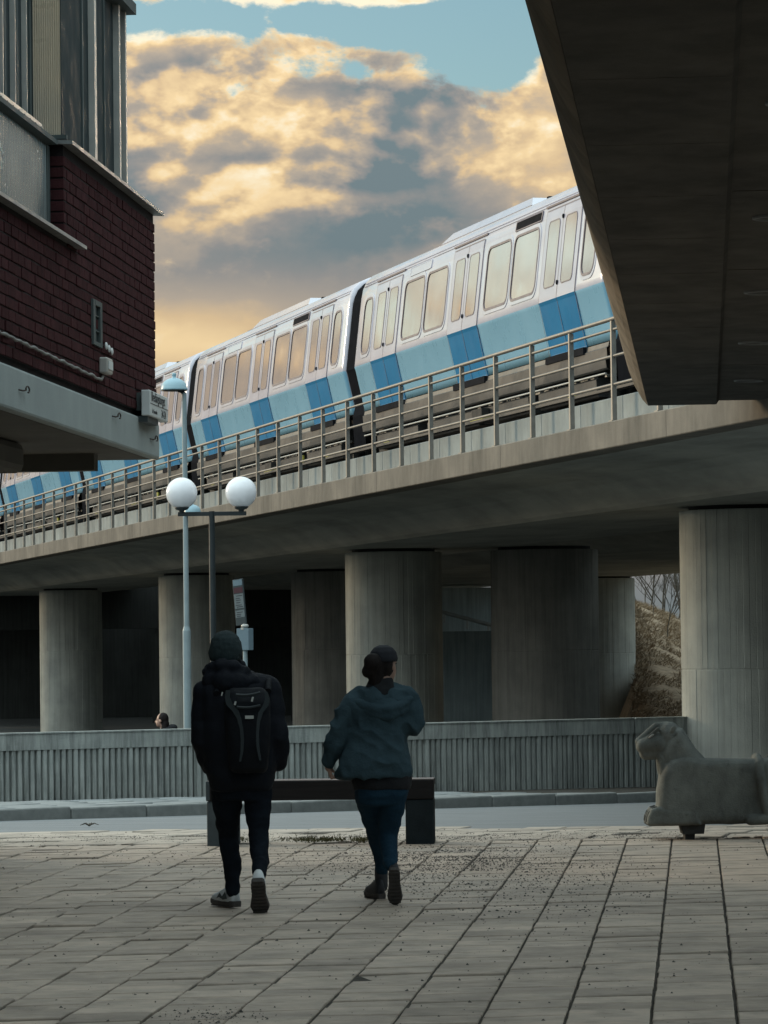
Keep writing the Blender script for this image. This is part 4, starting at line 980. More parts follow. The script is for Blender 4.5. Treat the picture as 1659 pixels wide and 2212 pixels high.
    for k in range(26):
        y = 1.0+rr.random()*(CARL-2); m.box((0.30, y, 5.655), (0.36, y+0.05+rr.random()*.22, 5.70))
    m_('pipe_clip', m, 'trim_pale')['kind'] = 'stuff'
    m = MB(); m.tube([(0.13, 0.8, 5.665), (0.13, CARL-0.8, 5.665)], 0.017, 6); m_('pipe', m, 'trim_pale')
    return t
car = build_car()
for o in bpy.data.objects:
    if o.parent: KIDS.setdefault(o.parent.name, []).append(o)
CARLAB = [(72.32-35, None), (72.32-17.5, 'nearest large metro car, partly hidden by the overhead bridge'), (72.32, 'metro car in the middle, between the two black bellows above the globe lamps'),
          (89.82, 'metro car behind the brick building corner and the dome lamp'), (107.32, 'metro car seen at the far left under the brick building slab'), (124.82, 'farthest metro car at the left picture edge')]
first = True
for s, lab in CARLAB:
    lab = lab or 'foremost metro car, hidden behind the overhead bridge'
    c = car if first else copy_tree(car); first = False
    c.location = V(WN, s-0.0, 0); c.rotation_euler = (0, 0, PHI); tag(c, lab, 'metro car', 'cars of the metro train on the viaduct')

# ================================================================== STREET FURNITURE
def px_thing(name, label, cat, x, y, Z, zbase, group=None):
    p = P(x, y, Z); return thing(name, label, cat, (p.x, Z, zbase), 0, group)
# dome lamp behind the parapet
Zl = 57.0; p0 = P(405.5, 1570, Zl)
t = thing('dome_lamp', 'tall pale blue-grey lamp post with a dome shade, behind the parapet wall', 'street lamp', (p0.x, Zl, -1.12))
zz = lambda y, Z, x=405: P(x, y, Z).z
b = -1.12
m = MB(); m.tube([(0, 0, 0), (0, 0, zz(1362, Zl)-b)], [0.066, 0.062], 16); m.tube([(0, 0, zz(1362, Zl)-b-0.002), (0, 0, zz(1353, Zl)-b)], [0.062, 0.045], 16)
m.tube([(0, 0, zz(1353, Zl)-b), (0, 0, zz(848, Zl)-b)], [0.043, 0.037], 14); m.build('pole', 'lamp_pole_paint', t)
def dome(parent, x, z, r, name='lamp_shade'):
    T = Matrix.Translation((x, 0, z))
    prof = [(r*1.0, 0.0), (r*1.02, 0.012), (r*0.985, 0.03)]+[(r*0.975*cos(radians(a)), 0.03+r*0.78*sin(radians(a))) for a in (10, 25, 40, 55, 68, 80)]+[(r*0.15, 0.03+r*0.79), (r*0.15, 0.03+r*0.79+0.03), (r*0.17, 0.03+r*0.79+0.035), (r*0.17, 0.03+r*0.79+0.06), (r*0.12, 0.03+r*0.79+0.072)]
    s = MB().lathe(prof, 36, 0, T).build(name, 'lamp_enamel', parent)
    MB().lathe([(r*0.97, -0.012), (r*0.97, -0.002)], 32, 0, T).build('rim', 'black_metal', s)
dx = (P(379.5, 842, Zl).x-P(401, 842, Zl).x)
dome(t, dx, zz(842, Zl)-b, 0.205)
MB().tube([(0, 0, zz(852, Zl)-b), (-0.03, 0, zz(847, Zl)-b+0.01), (dx*0.6, 0, zz(843, Zl)-b)], [0.034, 0.03, 0.024], 10).build('arm', 'black_metal', t)
dome(t, P(419, 1110, Zl).x-P(404, 1110, Zl).x, zz(1108, Zl)-b, 0.13)
# globe lamp with two opal balls
Zg = 47.0; gzb = gz(Zg)+0.12; p0 = P(459, 1380, Zg)
t = thing('globe_lamp', 'black lamp post with a crossbar and two white globes', 'street lamp', (p0.x+0.008, Zg, gzb), radians(-2))
zt = P(460, 1104, Zg).z-gzb
m = MB(); m.tube([(0, 0, -0.02), (0, 0, zt)], [0.043, 0.038], 16); m.lathe([(0.07, -0.01), (0.07, 0.02), (0.05, 0.03)], 16); m.build('pole', 'black_metal', t)
zc = P(460, 1109.5, Zg).z-gzb; xl, xr = -0.425, 0.435
MB().box((xl-0.005, -0.022, zc-0.026), (xr+0.005, 0.022, zc+0.026), bev=0.004).build('crossbar', 'black_metal', t)
for x, yp in ((xl+0.045, 1064), (xr-0.06, 1064)):
    gzc = zc+0.052+0.215
    MB().lathe([(0.035, zc+0.02), (0.035, zc+0.045), (0.075, zc+0.058), (0.098, zc+0.085), (0.06, zc+0.092)], 20, 0, Matrix.Translation((x, 0, 0))).build('globe_holder', 'black_metal', t)
    MB().ellipsoid((x, 0, gzc), (0.2, 0.2, 0.2), 36, 24).build('globe', 'opal_globe', t)
# bus stop sign behind the man
Zb = 48.0; p0 = P(533, 1405, Zb)
t = thing('bus_stop_sign', 'bus stop sign with a tall plate and a blue-grey box, behind the man', 'sign', (p0.x-0.02, Zb, gz(Zb)+0.12), radians(-38))
zq = lambda y: P(525, y, Zb).z-t.location.z
m = MB(); m.tube([(0, 0, 0), (0, 0, zq(1352))], 0.03, 12); m.build('pole', 'lamp_pole_paint', t)
m = MB(); m.ellipsoid((0, 0, zq(1352)), (0.05, 0.05, 0.03)); m.build('clamp', 'trim_pale', t)
m = MB(); m.box((-0.10, -0.05, zq(1404)), (0.10, 0.05, zq(1357)), bev=0.004); bx_ = m.build('timetable_box', 'box_blue_grey', t)
m = MB(); m.box((-0.025, -0.054, zq(1360)), (0.02, -0.051, zq(1355))); m.build('latch', 'trim_pale', bx_)
T = Matrix.Translation((-0.055, 0, zq(1350))) @ Matrix.Rotation(radians(-5.5), 4, 'Y')
hh = zq(1250)-zq(1350); m = MB(); m.box((-0.085, -0.012, 0), (0.085, 0.012, hh), T=T, bev=0.003); pl = m.build('plate', 'sign_dark', t)
for za, zb_, mt in ((0.86, 0.985, 'box_blue_grey'), (0.70, 0.82, 'sign_red'), (0.365, 0.68, 'sign_paper'), (0.17, 0.325, 'sign_paper')):
    m = MB(); m.box((-0.074, -0.0145, hh*za), (0.078, -0.0125, hh*zb_), T=T); m.build('panel', mt, pl)
rq = random.Random(2); m = MB()
for za, zb_ in ((0.39, 0.66), (0.19, 0.31)):
    z = hh*za
    while z < hh*zb_: x = -0.06+rq.random()*.02; m.box((x, -0.0155, z), (x+0.05+rq.random()*.06, -0.0148, z+0.009), T=T); z += 0.022+rq.random()*.015
m.build('print_line', 'sign_ink', pl)
# bench
Zq = 31.85; pa, pb = P(448, 1820, Zq), P(941, 1820, Zq)
bn = thing('bench', 'dark wooden backless bench on two block legs, between the man and the woman', 'bench', ((pa.x+pb.x)/2, Zq+0.16, 0), radians(-2.5))
L_ = (pb.x-pa.x); ht = 0.548
for i, y in enumerate((-0.19, -0.062, 0.066)):
    m = MB(); m.box((-L_/2, y, ht-0.165 if i == 0 else ht-0.05), (L_/2, y+0.122, ht-0.001), bev=0.007); m.build('seat_plank', 'bench_wood', bn)
    m = MB(); m.box((-L_/2+0.004, y+0.008, ht), (L_/2-0.004, y+0.114, ht+0.006), bev=0.002); m.build('seat_strip', 'bench_top', bn)
for sx, x0, x1, mt in ((-1, -L_/2, -L_/2+0.262, 'bench_leg_grey'), (1, L_/2-0.252, L_/2-0.004, 'bench_leg')):
    MB().box((x0+0.004, -0.18, -0.02), (x1, 0.18, ht-0.167), bev=0.012).build('leg', mt, bn)
MB().box((-L_/2-0.002, -0.193, ht-0.16), (-L_/2+0.03, 0.192, ht+0.004), bev=0.004).build('end_cap', 'bench_leg_grey', bn)
# dry twig on the road
p = G(193, 1784); m = MB()
for k in range(5): a = k*1.2; m.tube([(p.x, p.y, p.z+0.005), (p.x+cos(a)*0.05, p.y+sin(a)*0.05, p.z+0.03), (p.x+cos(a)*0.10, p.y+sin(a)*.10, p.z+0.012)], [0.008, 0.006, 0.003], 5)
o = m.build('twig', 'bark'); tag(o, 'small dead twig lying on the road at the left', 'twig')

# ================================================================== STONE LION
LK = 0.000755
def L2(cx, cy): return ((cx-770)*LK, (1474-cy)*LK)
lp = P((1660+770/4.276)/1.2345, 1812, 31.9)
ln = thing('lion_statue', 'low grey stone lion lying at the right edge, head towards the left', 'statue', (lp.x, 32.05, 0), 0)
m = MB()
def slabpoly(poly, w, yc=0.0, k=0.22, r=None):
    """Side outline given thickness, its edges rolled over with radius r."""
    r = r or w*0.42; pts = [L2(*q) for q in poly]; n0 = len(pts); P2 = []
    for i in range(n0):
        a, b_ = Vector(pts[i]), Vector(pts[(i+1) % n0]); q = max(1, int((b_-a).length/0.04))
        for t in range(q): P2.append(a.lerp(b_, t/q))
    area = sum(P2[i].x*P2[(i+1) % len(P2)].y-P2[(i+1) % len(P2)].x*P2[i].y for i in range(len(P2))); sg = 1 if area > 0 else -1
    n = len(P2); nor = []
    for i in range(n):
        d = (P2[(i+2) % n]-P2[(i-2) % n]); nor.append(Vector((d.y, -d.x)).normalized()*sg)
    lay = [-1, -0.96, -0.86, -0.7, -0.5, -0.25, 0, 0.25, 0.5, 0.7, 0.86, 0.96, 1]; vs = []
    t0 = 1-min(1, r/(w/2))
    for t_ in lay:
        e = max(0, (abs(t_)-t0)/(1-t0)); off = r*0.8*(1-sqrt(max(0, 1-e*e)))
        for p_, nn in zip(P2, nor): vs.append((p_.x-nn.x*off, yc+t_*w/2, p_.y-nn.y*off))
    fs = [(i*n+j, i*n+(j+1) % n, (i+1)*n+(j+1) % n, (i+1)*n+j) for i in range(len(lay)-1) for j in range(n)]
    fs += [tuple(range(n-1, -1, -1)), tuple(range((len(lay)-1)*n, len(lay)*n))]
    m.add(vs, fs)
slabpoly([(500, 620), (446, 740), (420, 900), (410, 1070), (414, 1305), (2280, 1300), (2335, 1200), (2310, 900), (2200, 700), (1950, 575), (1480, 560), (940, 556), (700, 520), (560, 560)], 0.46, r=0.09)
def lc(c0, r0, c1, r1, y=0.0):
    (x0, z0), (x1, z1) = L2(*c0), L2(*c1); m.cone((x0, y, z0), (x1, y*1.15, z1), r0*LK, r1*LK, 18)
slabpoly([(500, 330), (640, 200), (712, 205), (760, 275), (808, 358), (868, 450), (965, 552), (965, 760), (640, 860), (480, 740), (462, 650), (440, 585), (440, 480)], 0.36, r=0.14)
m.ellipsoid((L2(560, 298)[0], 0, L2(560, 298)[1]), (150*LK, 0.150, 165*LK))                      # skull
for y in (-0.045, 0.045): lc((268, 408), 86, (440, 380), 130, y); lc((296, 496), 72, (440, 470), 95, y*0.8)      # muzzle and jaw
lc((214, 350), 40, (420, 190), 50); lc((420, 190), 50, (540, 180), 50)                           # ridge of the nose up to the forehead
lc((206, 362), 34, (220, 372), 34, 0.022); lc((206, 362), 34, (220, 372), 34, -0.022)
for sy in (-1, 1):
    m.ellipsoid(((600-770)*LK, sy*0.150, (1474-215)*LK), (0.024, 0.012, 0.034), R=Matrix.Rotation(radians(30), 3, 'Y'))   # ears
    lc((318, 300), 15, (430, 214), 24, sy*0.088)                                                 # brow
    lc((470, 520), 60, (520, 700), 90, sy*0.09)
    slabpoly([(330, 1118), (415, 1092), (560, 1112), (860, 1135), (900, 1310), (300, 1312), (274, 1285), (288, 1200)], 0.20, yc=sy*0.135, r=0.045)
    m.ellipsoid(((1850-770)*LK, sy*0.20, (1474-930)*LK), (0.26, 0.085, 0.33))                   # haunch
    m.cone(((1750-770)*LK, sy*0.23, (1474-1235)*LK), ((1450-770)*LK, sy*0.23, (1474-1255)*LK), 0.050, 0.045)
m.tube([((x_-770)*LK, y, (1474-z_)*LK) for x_, y, z_ in ((1640, -0.24, 1180), (1600, -0.262, 1000), (1570, -0.255, 760), (1560, -0.21, 610), (1560, -0.12, 556), (1560, 0.0, 545), (1560, 0.12, 556), (1560, 0.21, 610), (1570, 0.255, 760), (1640, 0.24, 1180))], 0.034, 12)   # tail laid over the back
lb = voxel(m, 'body', 'lion_stone', ln, 0.0075, 3, lambda co, n: 0.004*noise.noise(co*7)+0.0015*noise.noise(co*23))
for sy in (-1, 1):
    x, z = L2(352, 292); best = min((v.co for v in lb.data.vertices if abs(v.co.x-x) < 0.012 and abs(v.co.z-z) < 0.012 and v.co.y*sy > 0), key=lambda c: -abs(c.y), default=Vector((x, sy*.12, z)))
    for k in range(3):                              # dark tubes painting in the shade of grooves between the toes
        y = sy*0.135+(k-1)*0.055-sy*0.012; g_ = []
        for cx_, cy_ in ((405, 1100), (352, 1116), (312, 1160), (291, 1215), (283, 1262), (286, 1300)):
            X_, Z_ = L2(cx_, cy_); hit = lb.ray_cast(Vector((X_-0.12, y, Z_+0.10)), Vector((0.77, 0, -0.64))); g_.append(hit[1] if hit[0] else Vector((X_, y, Z_)))
        MB().tube(g_, 0.0045, 6).build('toe_groove_shade', 'lion_base', ln)
    MB().ellipsoid((x, best.y, z), (0.030, 0.012, 0.011), R=Matrix.Rotation(radians(-36), 3, 'Y')).build('eye', 'lion_eye', ln)
m = MB(); m.prism([L2(666, 1298), L2(946, 1298), L2(928, 1408), L2(692, 1412)], -0.16, 0.16, (0, 2, 1)); m.prism([L2(718, 1409), L2(832, 1409), L2(822, 1476), L2(718, 1476)], -0.12, 0.12, (0, 2, 1)); m.build('foot_block', 'lion_base', ln)
m = MB(); m.prism([L2(1760, 1298), L2(2040, 1298), L2(2022, 1408), L2(1786, 1412)], -0.16, 0.16, (0, 2, 1)); m.prism([L2(1840, 1409), L2(1960, 1409), L2(1950, 1476), L2(1850, 1476)], -0.12, 0.12, (0, 2, 1)); m.build('foot_block', 'lion_base', ln)

# ================================================================== PEOPLE
def frame(px, Z, y0):
    k = Z/F; p = P(px, y0, Z)
    def q(x, y, d=0.0):
        z = (y0-y)*k; return Vector(((x-px)*k+ROLL*z, d, z))
    return p, k, q
def shoe(parent, heel, fwd, up, L_=0.29, wd_=0.105, upper='shoe_white', sole='shoe_sole', patchmat=None):
    f = Vector(fwd).normalized(); u = Vector(up); u = (u-f*u.dot(f)).normalized(); s = f.cross(u)
    T = Matrix((( s.x, f.x, u.x, heel[0]), (s.y, f.y, u.y, heel[1]), (s.z, f.z, u.z, heel[2]), (0, 0, 0, 1)))
    def outline(w, z, e=0.0):
        pts = []
        for y, hw in ((-0.01, 0.45), (0.0, 0.62), (0.06, 0.70), (0.12, 0.66), (0.18, 0.82), (0.225, 0.92), (0.26, 0.78), (0.285, 0.45), (0.295, 0.15)): pts.append((hw*w/2, y*L_/0.29, z))
        return pts + [(-x, y, z) for x, y, z in reversed(pts)]
    m = MB(); n = len(outline(1, 0)); lay = [(wd_*0.94, 0.0), (wd_*1.04, 0.008), (wd_*1.05, 0.026), (wd_*0.98, 0.034)]; vs = []
    for w, z in lay: vs += [(x, y, z+0.02*max(0, y-0.2*L_/0.29)/0.09*0.6) for x, y, z in outline(w, z)]
    fs = [(i*n+j, i*n+(j+1) % n, (i+1)*n+(j+1) % n, (i+1)*n+j) for i in range(3) for j in range(n)] + [tuple(range(n-1, -1, -1)), tuple(range(3*n, 4*n))]
    m.add(vs, fs, 0, T)
    for k in range(9): m.box((-wd_*0.36, 0.01+k*0.030*L_/.29, -0.005), (wd_*0.36, 0.024+k*0.030*L_/.29, 0.002), T=T)
    so = m.build('sole', sole, parent)
    m = MB(); n = 18; vs = []
    rings = [(-0.004, 0.40, 0.085, 0.03), (0.01, 0.60, 0.105, 0.03), (0.05, 0.72, 0.11, 0.03), (0.10, 0.70, 0.10, 0.03), (0.15, 0.74, 0.078, 0.03), (0.20, 0.86, 0.056, 0.032), (0.245, 0.80, 0.042, 0.036), (0.28, 0.48, 0.026, 0.04), (0.292, 0.15, 0.012, 0.044)]
    for y, hw, h, z0 in rings:
        for k in range(n):
            a = 2*pi*k/n; c_, s_ = cos(a), sin(a); vs.append((hw*wd_/2*math.copysign(abs(c_)**0.8, c_), y*L_/.29, z0+max(0, s_)*h-max(0, -s_)*0.01))
    fs = [(i*n+j, i*n+(j+1) % n, (i+1)*n+(j+1) % n, (i+1)*n+j) for i in range(len(rings)-1) for j in range(n)] + [tuple(range(n-1, -1, -1)), tuple(range((len(rings)-1)*n, len(rings)*n))]
    m.add(vs, fs, 0, T, True); up_ = m.build('shoe', upper, parent); so.parent = up_
    if patchmat:
        m = MB()
        for sx in (-1, 1):
            pts = [(0.04, 0.05), (0.10, 0.04), (0.15, 0.055), (0.19, 0.045), (0.14, 0.085), (0.11, 0.062), (0.07, 0.095)]
            x = lambda y: sx*(wd_/2*0.76+0.004)
            m.add([(x(y), y, z) for y, z in pts], [tuple(range(len(pts)))], 0, T)
        m.build('side_patch', patchmat, up_)
    return T
def fold(amp, sc, seed=0, zs=1.0):
    def d(co, n): 
        q = Vector((co.x*sc+seed, co.y*sc, co.z*sc*zs)); return amp*(noise.noise(q)+0.5*noise.noise(q*2.3))
    return d
def head(mb, c, yaw, s=1.0):                     # skull, face, nose, ears; yaw 0 looks along +y
    R = Matrix.Rotation(yaw, 3, 'Z')
    def e(o, r): mb.ellipsoid(Vector(c)+R @ (Vector(o)*s), [v*s for v in r], R=R)
    e((0, -0.01, 0.02), (0.077, 0.098, 0.108)); e((0, 0.035, -0.045), (0.062, 0.068, 0.075)); e((0, 0.062, -0.095), (0.034, 0.03, 0.025))
    e((0, 0.112, -0.028), (0.014, 0.022, 0.018)); e((0, 0.10, -0.008), (0.010, 0.016, 0.026)); e((0, 0.094, -0.064), (0.024, 0.014, 0.007)); e((0, 0.092, -0.075), (0.021, 0.014, 0.007))
    for sx in (-1, 1): e((sx*0.082, -0.005, -0.012), (0.012, 0.022, 0.034)); e((sx*0.030, 0.078, 0.016), (0.022, 0.015, 0.010))
    return R
def eyes(parent, c, R, s=1.0):
    for sx in (-1, 1): MB().ellipsoid(Vector(c)+R @ Vector((sx*0.031*s, 0.086*s, 0.004*s)), (0.011*s, 0.008*s, 0.006*s), 10, 8).build('eye', 'sign_ink', parent)
def hand(parent, wrist, dirv, side, palm_n, name='hand', curl=0.5, mt='skin', back=0.06):
    """Palm and five fingers: dirv points to the fingertips, side towards the thumb, palm_n out of the palm."""
    d = Vector(dirv).normalized(); n = Vector(palm_n); n = (n-d*n.dot(d)).normalized(); s = d.cross(n).normalized()
    if s.dot(Vector(side)) < 0: s = -s
    w = Vector(wrist); m = MB()
    m.cone(w-d*back, w+d*0.02, 0.027, 0.029)
    for k in range(4): m.cone(w+d*0.005+s*(0.011-0.013*k*0.6), w+d*0.085+s*(0.030-0.020*k), 0.0145, 0.0115)
    for k, ln_ in enumerate((0.070, 0.080, 0.074, 0.058)):
        b = w+d*(0.088-0.004*abs(k-1))+s*(0.031-0.0205*k); a1 = 0.35+curl; p1 = b+(d*cos(a1)+n*sin(a1))*ln_*0.45; a2 = a1+0.5+curl*0.6; p2 = p1+(d*cos(a2)+n*sin(a2))*ln_*0.32; a3 = a2+0.35; p3 = p2+(d*cos(a3)+n*sin(a3))*ln_*0.23
        m.cone(b, p1, 0.0098, 0.0090); m.cone(p1, p2, 0.0090, 0.0082); m.cone(p2, p3, 0.0082, 0.0068)
    b = w+d*0.018+s*0.026; p1 = b+(d*0.62+s*0.62+n*0.35).normalized()*0.042; p2 = p1+(d*0.85+s*0.2+n*0.45).normalized()*0.030
    m.cone(w+d*0.012+s*0.012, b, 0.016, 0.0135); m.cone(b, p1, 0.0135, 0.0108); m.cone(p1, p2, 0.0108, 0.0088)
    return voxel(m, name, mt, parent, 0.0042, 3)

# ---- the man in black, seen from behind, mid-stride
pm, k, q = frame(520, 24.1, 1958)
man = thing('person', 'person in a black puffer jacket and dark beanie walking away', 'person', (pm.x, 24.1, 0))
hc = q(484, 1403, 0.05)
m = MB(); head(m, hc, radians(4)); m.cone(hc+Vector((0, -0.02, -0.06)), q(495, 1470, 0.0), 0.062, 0.075)
m.loft([(*q(510, 1655, 0.0).xyz, 0.15, 0.10), (*q(512, 1580, 0.0).xyz, 0.145, 0.10), (*q(508, 1500, 0.0).xyz, 0.17, 0.09), (*q(500, 1462, 0.0).xyz, 0.08, 0.07)], 16)
voxel(m, 'body', 'skin', man, 0.009, 4)
m = MB(); c = q(486, 1395, 0.04)
m.ellipsoid(c, (0.108, 0.122, 0.118)); m.loft([(c.x-0.003, c.y, c.z-0.085, 0.100, 0.113), (c.x-0.002, c.y, c.z-0.05, 0.111, 0.124), (c.x, c.y, c.z, 0.109, 0.122), (c.x+0.004, c.y, c.z+0.07, 0.085, 0.095), (c.x+0.006, c.y, c.z+0.11, 0.04, 0.045)], 18)
voxel(m, 'beanie', 'beanie', man, 0.008, 6, fold(0.004, 16, 3, 2))
m = MB()
def mring(y, xc, hw, d, yc=0.0, pw=0.85): v_ = q(xc, y, yc); return (v_.x, v_.y, v_.z, hw*k, d, pw)
m.loft([mring(1703, 521, 66, 0.165), mring(1690, 520, 70, 0.185), mring(1650, 518, 78, 0.195), mring(1600, 515, 81, 0.195), mring(1550, 512, 80, 0.19), mring(1510, 509, 80, 0.18), mring(1480, 506, 74, 0.16), mring(1462, 502, 62, 0.135), mring(1448, 498, 48, 0.12)], 26)
# shoulders and sleeves
for sgn, sh, el, wr in ((-1, (446, 1492), (439, 1590), (452, 1650)), (1, (577, 1484), (595, 1585), (601, 1645))):
    a, b_, c_ = q(*sh, 0.0), q(*el, -0.02), q(*wr, 0.10)
    m.cone(q(497, 1462, 0.0), a, 0.085, 0.088); m.cone(a, a.lerp(b_, .55), 0.092, 0.090); m.cone(a.lerp(b_, .5), b_, 0.088, 0.084); m.cone(b_, b_.lerp(c_, .6), 0.084, 0.076); m.cone(b_.lerp(c_, .5), c_, 0.074, 0.058)
# quilted bulges down the sleeves
def puff(co, n): return 0.0045*abs(sin(co.z*24+co.x*5))**0.8*(1 if abs(n.z) < .8 else .3)+0.012*noise.noise(Vector((co.x*8, co.y*8, co.z*10)))-0.003
voxel(m, 'jacket', 'man_jacket', man, 0.0115, 7, puff)
# big hood lying on the shoulders
m = MB(); 
for x_, y_, d_, r_ in ((452, 1447, 0.02, .052), (464, 1438, -0.05, .056), (482, 1432, -0.09, .058), (502, 1436, -0.10, .060), (522, 1446, -0.08, .058), (538, 1456, -0.02, .052)): m.ellipsoid(q(x_, y_, d_), (r_*1.05, r_*1.05, r_*.8))
for x_, y_, d_, r_ in ((462, 1462, -0.06, .072), (488, 1468, -0.12, .082), (514, 1472, -0.12, .080), (538, 1470, -0.07, .070)): m.ellipsoid(q(x_, y_, d_), (r_*1.1, r_*.95, r_))
for x_, y_, d_, r_ in ((452, 1440, 0.08, .045), (515, 1436, 0.09, .05), (480, 1437, 0.12, .05)): m.ellipsoid(q(x_, y_, d_), (r_, r_, r_))
voxel(m, 'hood', 'man_jacket', man, 0.0105, 7, fold(0.010, 11, 5))
m = MB()
m.loft([mring(1722, 524, 60, 0.14), mring(1700, 522, 65, 0.15), mring(1670, 520, 68, 0.15), mring(1640, 518, 66, 0.14)], 22)
lk, rk_ = q(491, 1800, 0.16), q(559, 1805, -0.06)
m.cone(q(489, 1705, 0.01), lk, 0.105, 0.070); m.cone(lk, q(500, 1865, 0.14), 0.070, 0.060); m.cone(q(500, 1865, 0.14), q(501, 1922, 0.16), 0.060, 0.045)
m.cone(q(556, 1705, -0.01), rk_, 0.100, 0.064); m.cone(rk_, q(564, 1850, -0.20), 0.064, 0.059); m.cone(q(564, 1850, -0.20), q(564, 1882, -0.37), 0.057, 0.043)
voxel(m, 'trousers', 'man_trousers', man, 0.0095, 6, fold(0.010, 11, 8, 1.3))
h = q(520, 1960, 0.14); h.z = 0.012; h.x = q(509, 1958).x
shoe(man, h, (-0.52, 0.85, 0), (0, 0, 1), 0.30, 0.112, 'shoe_white', 'shoe_sole', 'sign_dark')
h = q(562.5, 1897, -0.50); h.z = 0.205; shoe(man, h, (0.03, 0.59, -0.71), (0, 0.71, 0.59), 0.285, 0.128, 'shoe_white', 'shoe_sole')
for sgn, w in ((-1, (456, 1652)), (1, (598, 1648))):
    wv = q(*w, 0.12); hand(man, wv, (-sgn*0.55, 0.65, -0.5), (0, 0.3, 1), (-sgn*1, -0.2, -0.2), curl=0.6)
# ---- his backpack
bp = thing('backpack', 'black backpack with grey bands worn by the person in the beanie', 'backpack', (pm.x, 24.1, 0))
m = MB()
def bring(y, xc, hw, d, yc): v_ = q(xc, y, yc); return (v_.x, v_.y, v_.z, hw*k, d, 0.62)
m.loft([bring(1662, 540, 34, 0.07, -0.24), bring(1652, 540, 41, 0.10, -0.25), bring(1600, 539, 46, 0.125, -0.265), bring(1550, 538, 49, 0.125, -0.265), bring(1510, 537, 49, 0.115, -0.25), bring(1490, 536, 44, 0.09, -0.23), bring(1480, 535, 34, 0.06, -0.22)], 28)
voxel(m, 'pack_body', 'pack_black', bp, 0.010, 5, fold(0.005, 9, 2))
def band(name, pts, widths, mt, dy=-0.40, th=0.012):
    m = MB(); vs = []; n = len(pts)
    for (x_, y_), w in zip(pts, widths):
        for sx in (-1, 1): vs.append(q(x_+sx*w/2, y_, dy+0.02*abs(sx*w/2+x_-538)/45))
    for v_ in list(vs): vs.append(v_+Vector((0, th, 0)))
    q2 = 2*n
    fs = [(2*i, 2*i+1, 2*i+3, 2*i+2) for i in range(n-1)] + [(q2+2*i, q2+2*i+2, q2+2*i+3, q2+2*i+1) for i in range(n-1)] + [(2*i, 2*i+2, q2+2*i+2, q2+2*i) for i in range(n-1)] + [(2*i+1, q2+2*i+1, q2+2*i+3, 2*i+3) for i in range(n-1)]
    m.add(vs, fs); return m.build(name, mt, bp)
band('front_band', [(497, 1484), (496, 1500), (501, 1516), (513, 1528), (521, 1545), (526, 1565), (528, 1590), (527, 1615), (523, 1636)], [9, 11, 14, 13, 9, 7, 7, 6, 4], 'pack_grey', -0.402)
band('front_band', [(578, 1490), (581, 1504), (577, 1518), (567, 1532), (562, 1552), (560, 1578), (561, 1605), (566, 1634)], [6, 10, 12, 10, 7, 6, 6, 4], 'pack_grey', -0.402)
for a_, b_, s_ in (((514, 1494), (566, 1490), 0), ((516, 1520), (566, 1517), 1)):
    pts = [q(a_[0]+(b_[0]-a_[0])*t/10, a_[1]+(b_[1]-a_[1])*t/10+3*sin(pi*t/10), -0.392) for t in range(11)]
    MB().tube(pts, 0.008, 8).build('strap', 'pack_grey', bp)
for x_, y_, w_, h_ in ((513, 1512, 4, 8), (549.5, 1504, 4, 10), (485, 1492, 2.5, 8)):
    a_ = q(x_, y_, -0.418); MB().box((-w_*k/2, 0, -h_*k/2), (w_*k/2, 0.012, h_*k/2), T=Matrix.Translation(a_) @ Matrix.Rotation(radians(14), 4, 'Y')).build('buckle', 'reflective_tag', bp)
a_ = q(543, 1542, -0.404); MB().box((-9*k, 0, -3.4*k), (9*k, 0.006, 3.4*k), T=Matrix.Translation(a_)).build('tag', 'reflective_tag', bp)
for xs_ in ((470, 1478), (580, 1474)):
    pts = [q(xs_[0], xs_[1]+14, -0.17), q(xs_[0], xs_[1]-6, -0.09), q(xs_[0], xs_[1]-10, 0.02), q(xs_[0]-2, xs_[1]+10, 0.13)]
    MB().tube(pts, 0.022, 8).build('shoulder_strap', 'pack_black', bp)

# ---- the woman in the green-grey jacket
pf, k, q = frame(820, 24.45, 1948)
wo = thing('person', 'person in a grey-green hooded jacket and jeans with a dark cap, walking away', 'person', (pf.x, 24.45, 0))
hc = q(829, 1432, 0.03)
m = MB(); R = head(m, hc, radians(-38), 0.97); m.cone(hc+Vector((-0.02, -0.03, -0.05)), q(822, 1490, 0.0), 0.056, 0.065)
m.loft([(*q(825, 1670, 0).xyz, 0.135, 0.095), (*q(825, 1590, 0).xyz, 0.13, 0.09), (*q(824, 1520, 0).xyz, 0.15, 0.085), (*q(822, 1490, 0).xyz, 0.08, 0.06)], 16)
voxel(m, 'body', 'skin', wo, 0.0085, 3); eyes(wo, hc, R, 0.97)
m = MB(); m.ellipsoid(hc+Vector((-0.012, -0.03, 0.0)), (0.082, 0.090, 0.10)); m.ellipsoid(q(806, 1430, -0.07), (0.064, 0.065, 0.066)); m.ellipsoid(q(799, 1446, -0.06), (0.056, 0.055, 0.05)); m.cone(q(812, 1440, -0.05), q(812, 1475, -0.04), 0.06, 0.045)
voxel(m, 'hair', 'hair', wo, 0.0075, 5, fold(0.006, 18, 1, .5))
m = MB(); c = q(828, 1412, 0.01); m.loft([(c.x, c.y, c.z-0.045, 0.094, 0.104), (c.x, c.y, c.z-0.02, 0.096, 0.106), (c.x, c.y, c.z+0.02, 0.086, 0.094), (c.x, c.y, c.z+0.05, 0.060, 0.066), (c.x, c.y, c.z+0.066, 0.025, 0.028)], 22)
bx = R @ Vector((0, 0.085, -0.035)); m.ellipsoid(c+bx, (0.05, 0.03, 0.010), R=R)
voxel(m, 'cap', 'cap_cloth', wo, 0.007, 3)
m = MB()
